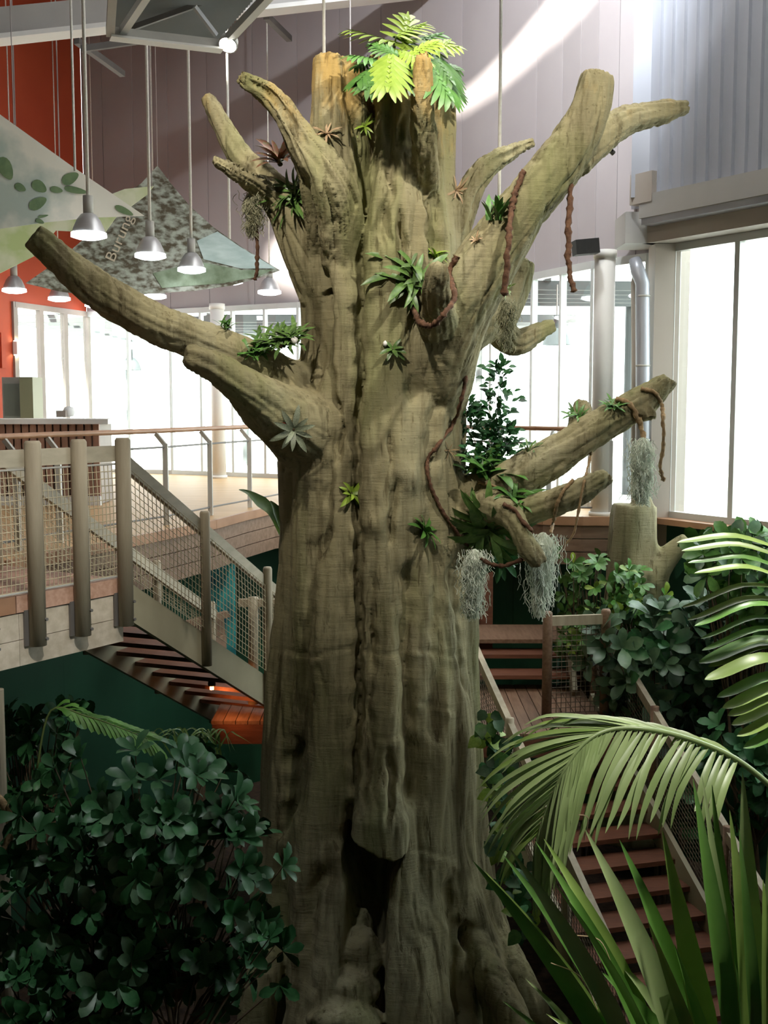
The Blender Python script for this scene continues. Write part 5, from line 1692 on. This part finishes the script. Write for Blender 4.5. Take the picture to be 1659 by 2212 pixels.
md = raw.modifiers.new('r', 'REMESH'); md.mode = 'VOXEL'; md.voxel_size = 0.03; md.use_smooth_shade = True
s3 = raw.modifiers.new('s', 'SMOOTH'); s3.iterations = 3
me = bpy.data.meshes.new_from_object(raw.evaluated_get(bpy.context.evaluated_depsgraph_get()))
bpy.data.objects.remove(raw)
me.materials.clear(); me.materials.append(BARK)
me.name = 'tree_stump'
sb = Vector((W(1366, 1800, 12.95).x, 12.95, PIT))
me.transform(Matrix.Translation(-sb))
so = bpy.data.objects.new('tree_stump', me); so.location = sb; COL.objects.link(so)
tag(so, 'smaller sculpted stump with one side stub before the green wall at right', 'stump')

# ================================================================== LAMPS, SAILS, ROOF STEEL
def lamp(u, vb, label, cord=True, grp='pendant lamps over the deck'):
    d = 1.95 * FPX / (875 - vb)
    b = W(u, vb, d)
    t = thing('pendant_lamp', b, label, 'lamp', grp)
    R0 = 0.20
    MB().lathe(b, [(R0, 0), (R0 * 0.97, 0.02), (R0 * 0.86, 0.10), (R0 * 0.66, 0.19), (R0 * 0.42, 0.25), (R0 * 0.30, 0.262), (R0 * 0.28, 0.262), (R0 * 0.40, 0.24), (R0 * 0.63, 0.18), (R0 * 0.83, 0.09), (R0 * 0.94, 0.02), (R0 * 0.96, 0.0)], 28).build('shade', m_lampshade, t, True)
    MB().cyl(b + Zv * 0.26, b + Zv * 0.46, 0.058, 16).build('neck', m_steel, t, True)
    MB().lathe(b, [(0.001, -0.035), (R0 * 0.6, -0.025), (R0 * 0.98, -0.002), (R0 * 1.005, 0.0), (R0 * 0.985, 0.045), (R0 * 0.97, 0.045), (R0 * 0.9, 0.05)], 24).build('diffuser', m_bulb, t, True)
    MB().cyl(b + Zv * 0.46, (b.x, b.y, ROOF), 0.021 if d < 19.4 and u > 100 else 0.011, 8).build('cord', m_rope, t, True)
for (u, vb, lab) in ((192, 512, 'largest pendant lamp, nearest, in front of the pale leaf sail'), (325, 556, 'pendant lamp second nearest, in front of the brown part of the sail'), (414, 586, 'pendant lamp third in the near row, before the grey sail'),
                     (497, 611, 'pendant lamp fourth in the near row, before the blue end of the sail'), (582, 634, 'pendant lamp last in the near row, beside the trunk'), (-4, 554, 'pendant lamp cut by the left picture edge'),
                     (31, 630, 'pendant lamp low at the far left before the orange wall'), (128, 648, 'pendant lamp before the orange wall beside the long left limb'), (335, 643, 'pendant lamp peeping out below the sail'), (206, 662, 'pendant lamp almost hidden behind the long left limb')):
    lamp(u, vb, lab)
for (u, d, label, v1, r) in ((162, 12.6, 'pale twisted cable left of the largest lamp, ending at the sail', 370, 0.014), (700, 10.2, 'pale cable coming down to the ochre prong of the crown', 130, 0.014), (757, 15, 'thin cable behind the crown', 300, 0.010), (1078, 11.2, 'thick white cable coming down right of the crown', 470, 0.016), (34, 17, 'thin cable before the orange wall at the far left', 300, 0.010), (130, 17, 'thin cable before the orange wall', 400, 0.010)):
    a, b = W(u, v1, d), W(u, -60, d)
    top = Vector((a.x, d, ROOF))
    tag(MB().cyl(Vector((a.x, d, a.z)), top, r, 8).build('hanging_cable', m_rope if r > 0.012 else m_thincable), label, 'cable')

# lamps mirrored / hung outside beyond the glass
for (u, v, d, lab) in ((283, 800, 24.5, 'grey pendant lamp outside beyond the far left windows'), (1202, 745, 17.6, 'grey pendant lamp outside the windows right of the tree')):
    b = W(u, v, d)
    t = thing('outdoor_lamp', b, lab, 'lamp')
    MB().lathe(b, [(0.22, 0), (0.2, 0.1), (0.15, 0.2), (0.09, 0.27), (0.05, 0.28), (0.05, 0.45)], 20).build('shade', m_canopy, t, True)
    MB().cyl(b + Zv * 0.4, (b.x, b.y, 3.2), 0.012, 6).build('cord', m_thincable, t)

# printed fabric sails
def sail(name, label, pix, dfun, m, hang, cat='sail'):
    bm = bmesh.new()
    vsx = [bm.verts.new(W(u, v, dfun(u, v))) for (u, v) in pix]
    es = [bm.edges.new((vsx[i], vsx[(i + 1) % len(vsx)])) for i in range(len(vsx))]
    bmesh.ops.triangle_fill(bm, use_beauty=True, edges=es)
    r = bmesh.ops.extrude_face_region(bm, geom=bm.faces[:])
    for e in r['geom']:
        if isinstance(e, bmesh.types.BMVert):
            e.co.y += 0.012
    bmesh.ops.recalc_face_normals(bm, faces=bm.faces)
    me = bpy.data.meshes.new('cloth'); bm.to_mesh(me); bm.free()
    c = W(*pix[0], dfun(*pix[0]))
    t = thing(name, c, label, cat)
    me.transform(Matrix.Translation(-c))
    me.materials.append(m)
    o = bpy.data.objects.new('cloth', me); COL.objects.link(o); o.parent = t
    ORG[o.name] = c
    hp = W(*hang, dfun(*hang))
    MB().cyl(hp, (hp.x, hp.y, ROOF), 0.006, 6).build('cable', m_thincable, t)
    return t
m_sail1 = mat('pale_leaf_print', (0.78, 0.75, 0.66), 0.7, (0.42, 0.49, 0.44), 1.1, (1, 1, 1), contrast=(0.5, 0.62))
m_sail2 = mat('forest_print', (0.075, 0.06, 0.032), 0.7, (0.38, 0.41, 0.35), 8.0, (1, 1, 1.8), contrast=(0.40, 0.62))
m_sail3 = mat('pale_green_print', (0.42, 0.50, 0.22), 0.7, (0.62, 0.63, 0.45), 2.2, contrast=(0.4, 0.6))
f1 = lambda u, v: 13.6 + 0.0022 * (u - 150) + 0.001 * (v - 400)
f2 = lambda u, v: 16.6 + 0.003 * (u - 300)
f3 = lambda u, v: 14.8 + 0.003 * (u - 150)
sl1 = sail('fabric_sail', 'pale sail printed with green leaves at the upper left', [(-80, 190), (0, 247), (150, 355), (312, 466), (200, 470), (100, 480), (0, 494), (-80, 506)], f1, m_sail1, (30, 270))
m_printleaf = mat('printed_leaf_green', (0.10, 0.17, 0.08), 0.7, (0.17, 0.25, 0.12), 7.0)
for (u, v, a, b, ang) in ((12, 364, 27, 15, 1.1), (85, 403, 18, 12, 0.6), (122, 410, 14, 7, 0.2), (152, 385, 20, 12, -0.5), (164, 411, 26, 7, 0.2), (82, 439, 21, 12, -0.5), (44, 405, 13, 8, 0.5), (93, 467, 12, 3, -0.2), (86, 478, 10, 5, 0.4), (268, 455, 22, 7, 0.45)):
    V_ = []
    for k in range(16):
        t_ = 2 * PI * k / 16
        x, y = a * math.cos(t_), b * math.sin(t_) * (1 - 0.25 * math.cos(t_))
        uu, vv = u + x * math.cos(ang) - y * math.sin(ang), v + x * math.sin(ang) + y * math.cos(ang)
        V_.append(W(uu, vv, f1(uu, vv) - 0.012))
    mb = MB(); mb.add(V_, [tuple(range(15, -1, -1))])
    mb.build('printed_leaf', m_printleaf, sl1)
sl2 = sail('fabric_sail', 'large forest-print sail with lettering hanging behind the lamps', [(340, 358), (372, 400), (410, 445), (460, 490), (520, 532), (605, 584), (560, 600), (500, 617), (420, 628), (330, 634), (210, 640), (130, 630), (55, 612), (130, 560), (225, 478), (262, 425), (305, 396)], f2, m_sail2, (340, 360))
m_blueprint = mat('sky_print', (0.36, 0.46, 0.44), 0.7, (0.50, 0.60, 0.58), 3.0, (1, 1, 3))
mb = MB(); mb.add([W(u, v, f2(u, v) - 0.012) for (u, v) in [(470, 500), (520, 534), (596, 580), (520, 580), (440, 560), (425, 520)]], [(5, 4, 3, 2, 1, 0)]); mb.build('printed_sky', m_blueprint, sl2)
mb = MB(); mb.add([W(u, v, f2(u, v) - 0.010) for (u, v) in [(430, 565), (520, 583), (592, 582), (555, 598), (480, 612), (350, 622), (330, 590)]], [(6, 5, 4, 3, 2, 1, 0)]); mb.build('printed_meadow', mat('meadow_print', (0.11, 0.15, 0.08), 0.7, (0.28, 0.36, 0.26), 4.0), sl2)
# lettering on the sail
cu = bpy.data.curves.new('lettering', 'FONT'); cu.body = 'Burung'; cu.size = 1.0; cu.extrude = 0.004
tob = bpy.data.objects.new('lettering', cu); COL.objects.link(tob)
tme = bpy.data.meshes.new_from_object(tob.evaluated_get(bpy.context.evaluated_depsgraph_get()))
bpy.data.objects.remove(tob)
ta, tb_, tu = W(246, 568, f2(246, 568) - 0.03), W(287, 472, f2(287, 472) - 0.03), W(220, 556, f2(220, 556) - 0.03)
xs = [v.co.x for v in tme.vertices]
ex = (tb_ - ta) / (max(xs) - min(xs)); ey = (tu - ta) * 1.15
ez = ex.cross(ey).normalized()
tme.transform(Matrix(((ex.x, ey.x, ez.x, ta.x), (ex.y, ey.y, ez.y, ta.y), (ex.z, ey.z, ez.z, ta.z), (0, 0, 0, 1))))
tme.transform(Matrix.Translation(-ORG[sl2.name]))
tme.materials.clear(); tme.materials.append(mat('pale_print_ink', (0.55, 0.48, 0.36), 0.7))
tob = bpy.data.objects.new('lettering', tme); COL.objects.link(tob); tob.parent = sl2
sail('fabric_sail', 'yellow-green sail strip below the leaf-printed sail', [(-80, 470), (232, 440), (228, 424), (270, 408), (332, 402), (318, 420), (250, 470), (225, 505), (160, 500), (120, 498), (80, 550), (0, 590), (-80, 610)], f3, m_sail3, (328, 404))

# roof steel in the upper left
def px_box(mb, a, b, w, h):
    return mb.bar(a, b, w, h)
bmr = thing('roof_beam', W(300, 60, 16.5), 'long pale grey boxed beam under the roof, behind the truss', 'beam')
BA, BB = W(-40, 58, 15.2), W(1000, -50, 18.6)
MB().bar(BA, BB, 0.3, 0.36).build('beam_web', m_beam, bmr)
MB().bar(BA - Zv * 0.19, BB - Zv * 0.19, 0.42, 0.06).build('beam_flange', m_white, bmr)
for (u0, v0, u1, v1) in ((575, 35, 625, 84), (165, 88, 265, 160)):
    MB().bar(W(u0, v0, 17.3), W(u1, v1, 18.6), 0.09, 0.09).build('brace', m_darksteel, bmr)
MB().bar(W(175, 106, 17.3), W(330, 84, 17.5), 0.07, 0.09).build('brace', m_darksteel, bmr)
tr = thing('roof_truss', W(360, 80, 11.5), 'grey steel truss bay with ribbed decking at the top left', 'truss')
a, b = W(238, 70, 11.4), W(480, 98, 11.8)
MB().bar(a, b, 0.06, 0.10).build('end_channel', m_steel, tr)
MB().bar(a - Zv * 0.05, b - Zv * 0.05, 0.16, 0.02).build('end_flange', m_white, tr)
MB().bar(W(238, 70, 11.4), W(246, -60, 10.4), 0.08, 0.10).build('chord', m_steel, tr)
MB().bar(W(266, 66, 11.4), W(330, -30, 10.6), 0.07, 0.07).build('chord', m_frame, tr)
MB().bar(W(482, 96, 11.8), W(600, -30, 10.8), 0.08, 0.08).build('chord', m_frame, tr)
MB().bar(W(420, 14, 11.6), W(467, 76, 11.8), 0.04, 0.04).build('strut', m_frame, tr)
MB().bar(W(280, 62, 11.7), W(470, -5, 11.9), 0.05, 0.05).build('strut', m_darksteel, tr)
# ribbed decking between the chords, seen from below
V_, F_ = [], []
c00, c10, c01, c11 = W(244, 60, 11.9), W(476, 84, 12.3), W(262, -70, 11.2), W(610, -70, 11.6)
NR = 26
for i in range(NR + 1):
    for s_ in (0, 1):
        t_ = (i + s_ * 0.5) / (NR + 0.5)
        off = 0.02 * s_
        V_ += [c00.lerp(c01, t_) + Vector((0, 0, off)), c10.lerp(c11, t_) + Vector((0, 0, off))]
for i in range(2 * NR + 1):
    F_.append((2 * i, 2 * i + 1, 2 * i + 3, 2 * i + 2))
MB().add(V_, F_).build('decking', m_corr, tr)
fl = thing('floodlight', W(494, 94, 11.75), 'small round floodlight at the corner of the roof truss', 'lamp')
fp = W(494, 92, 11.72)
ax = Vector((-0.15, -0.55, -0.8)).normalized()
MB().tube([fp - ax * 0.10, fp - ax * 0.04, fp + ax * 0.04], [0.04, 0.09, 0.10], 16).build('housing', m_white, fl, True)
MB().tube([fp + ax * 0.041, fp + ax * 0.05], [0.088, 0.07], 16).build('lens', mat('floodlight_lens', (1, 1, 1), 0.3, emit=(1, .97, .9), estr=8), fl, True)

# black speaker, security camera
skp = thing('loudspeaker', W(1265, 545, 13.5), 'black loudspeaker bracketed on top of the white column', 'speaker')
p = W(1265, 534, 13.5)
q = Quaternion((0, 1, 0), 0.12) @ Vector((1, 0, 0))
MB().box(p, (0.28, 0.2, 0.17), (Vector((0.98, 0.1, 0.1)).normalized(), Vector((-0.1, 0.99, 0.0)).normalized(), Vector((-0.1, 0, 0.99)).normalized())).build('cabinet', m_black, skp)
MB().cyl(p + Vector((0.0, -0.09, 0)), p + Vector((0.0, -0.10, 0)), 0.05, 16).build('cone', m_black, skp)
MB().bar(p, p + Vector((0.16, 0.12, -0.04)), 0.04, 0.04).build('bracket', m_black, skp)
sc_ = thing('security_camera', W(1312, 322, 9.0), 'small dark camera clamped below the forking right limb', 'camera')
p = W(1310, 322, 9.0)
MB().box(p, (0.09, 0.07, 0.05)).build('body', m_black, sc_)
MB().cyl(p + Vector((.02, 0, 0)), p + Vector((0.06, 0.02, -0.03)), 0.02, 10).build('lens', m_darksteel, sc_)
MB().bar(p, p + Vector((-0.02, 0.02, 0.09)), 0.02, 0.02).build('clamp', m_black, sc_)

# ================================================================== RECEPTION CORNER ON THE DECK
ct = thing('reception_counter', (-5.2, 15.2, 0), 'slatted red-brown reception counter with white top at the left', 'counter')
x0, x1, yc = -7.0, W(218, 1000, 15.2).x, 15.2
MB().box(((x0 + x1) / 2, yc + 0.35, 1.13), (x1 - x0 + 0.25, 0.85, 0.07)).build('counter_top', m_white, ct)
MB().box(((x0 + x1) / 2, yc + 0.4, 0.55), (x1 - x0 - 0.06, 0.7, 1.08)).build('body', m_brownframe, ct)
MB().box(((x0 + x1) / 2, yc - 0.02, 0.06), (x1 - x0, 0.1, 0.12)).build('plinth', m_white, ct)
ns = 30
for k in range(ns):
    MB().box((x0 + (x1 - x0) * (k + 0.5) / ns, yc + 0.0, 0.61), ((x1 - x0) / ns - 0.025, 0.05, 0.97)).build('slat', m_slat, ct)
cb = thing('glass_cabinet', W(40, 900, 17.5), 'grey-green drinks cabinet behind the counter', 'cabinet')
pa, pb_ = W(12, 815, 17.5), W(74, 815, 17.5)
MB().box(((pa.x + pb_.x) / 2 + 0.17, 17.5, pa.z / 2), (0.2, 0.5, pa.z)).build('side', mat('olive_cabinet', (0.30, 0.30, 0.18), 0.5), cb)
MB().box(((pa.x + pb_.x) / 2 - 0.1, 17.62, pa.z / 2), (0.34, 0.3, pa.z)).build('body', m_steel, cb)
MB().box(((pa.x + pb_.x) / 2 - 0.1, 17.45, pa.z / 2), (0.28, 0.02, pa.z - 0.2)).build('door', GLASS, cb)
tag(MB().box(W(134, 894, 15.4), (0.13, 0.12, 0.09)).build('box', m_brownframe), 'small brown box on the white counter top', 'box')
o = MB(); p = W(149, 888, 15.5)
o.lathe(p - Zv * 0.08, [(0.001, 0), (0.06, 0.01), (0.085, 0.07), (0.06, 0.13), (0.001, 0.15)], 16)
tag(o.build('globe', m_white, None, True), 'white round ornament on the counter beside the brown box', 'ornament')
pc = wall_hit(3, 757, LEFT)
MB().box(pc + LN * 0.03, (0.12, 0.04, 0.62), (LD, LN, Zv)).build('picture', m_orange); o = bpy.data.objects['picture']
tag(o, 'red picture panel on the orange wall at the left edge', 'picture')
pc = wall_hit(30, 752, LEFT)
wlmp = thing('wall_lamp', pc, 'white wall lamp glowing on the orange wall', 'lamp')
MB().box(pc + LN * 0.06, (0.10, 0.08, 0.24), (LD, LN, Zv)).build('shade', m_white, wlmp)
MB().box(pc + LN * 0.06 + Zv * 0.125, (0.08, 0.06, 0.01), (LD, LN, Zv)).build('bulb', mat('wall_lamp_bulb', (1, 1, 1), emit=(1, .85, .5), estr=60), wlmp)
MB().box(pc + LN * 0.06 - Zv * 0.125, (0.08, 0.06, 0.01), (LD, LN, Zv)).build('bulb', MATS['wall_lamp_bulb'], wlmp)
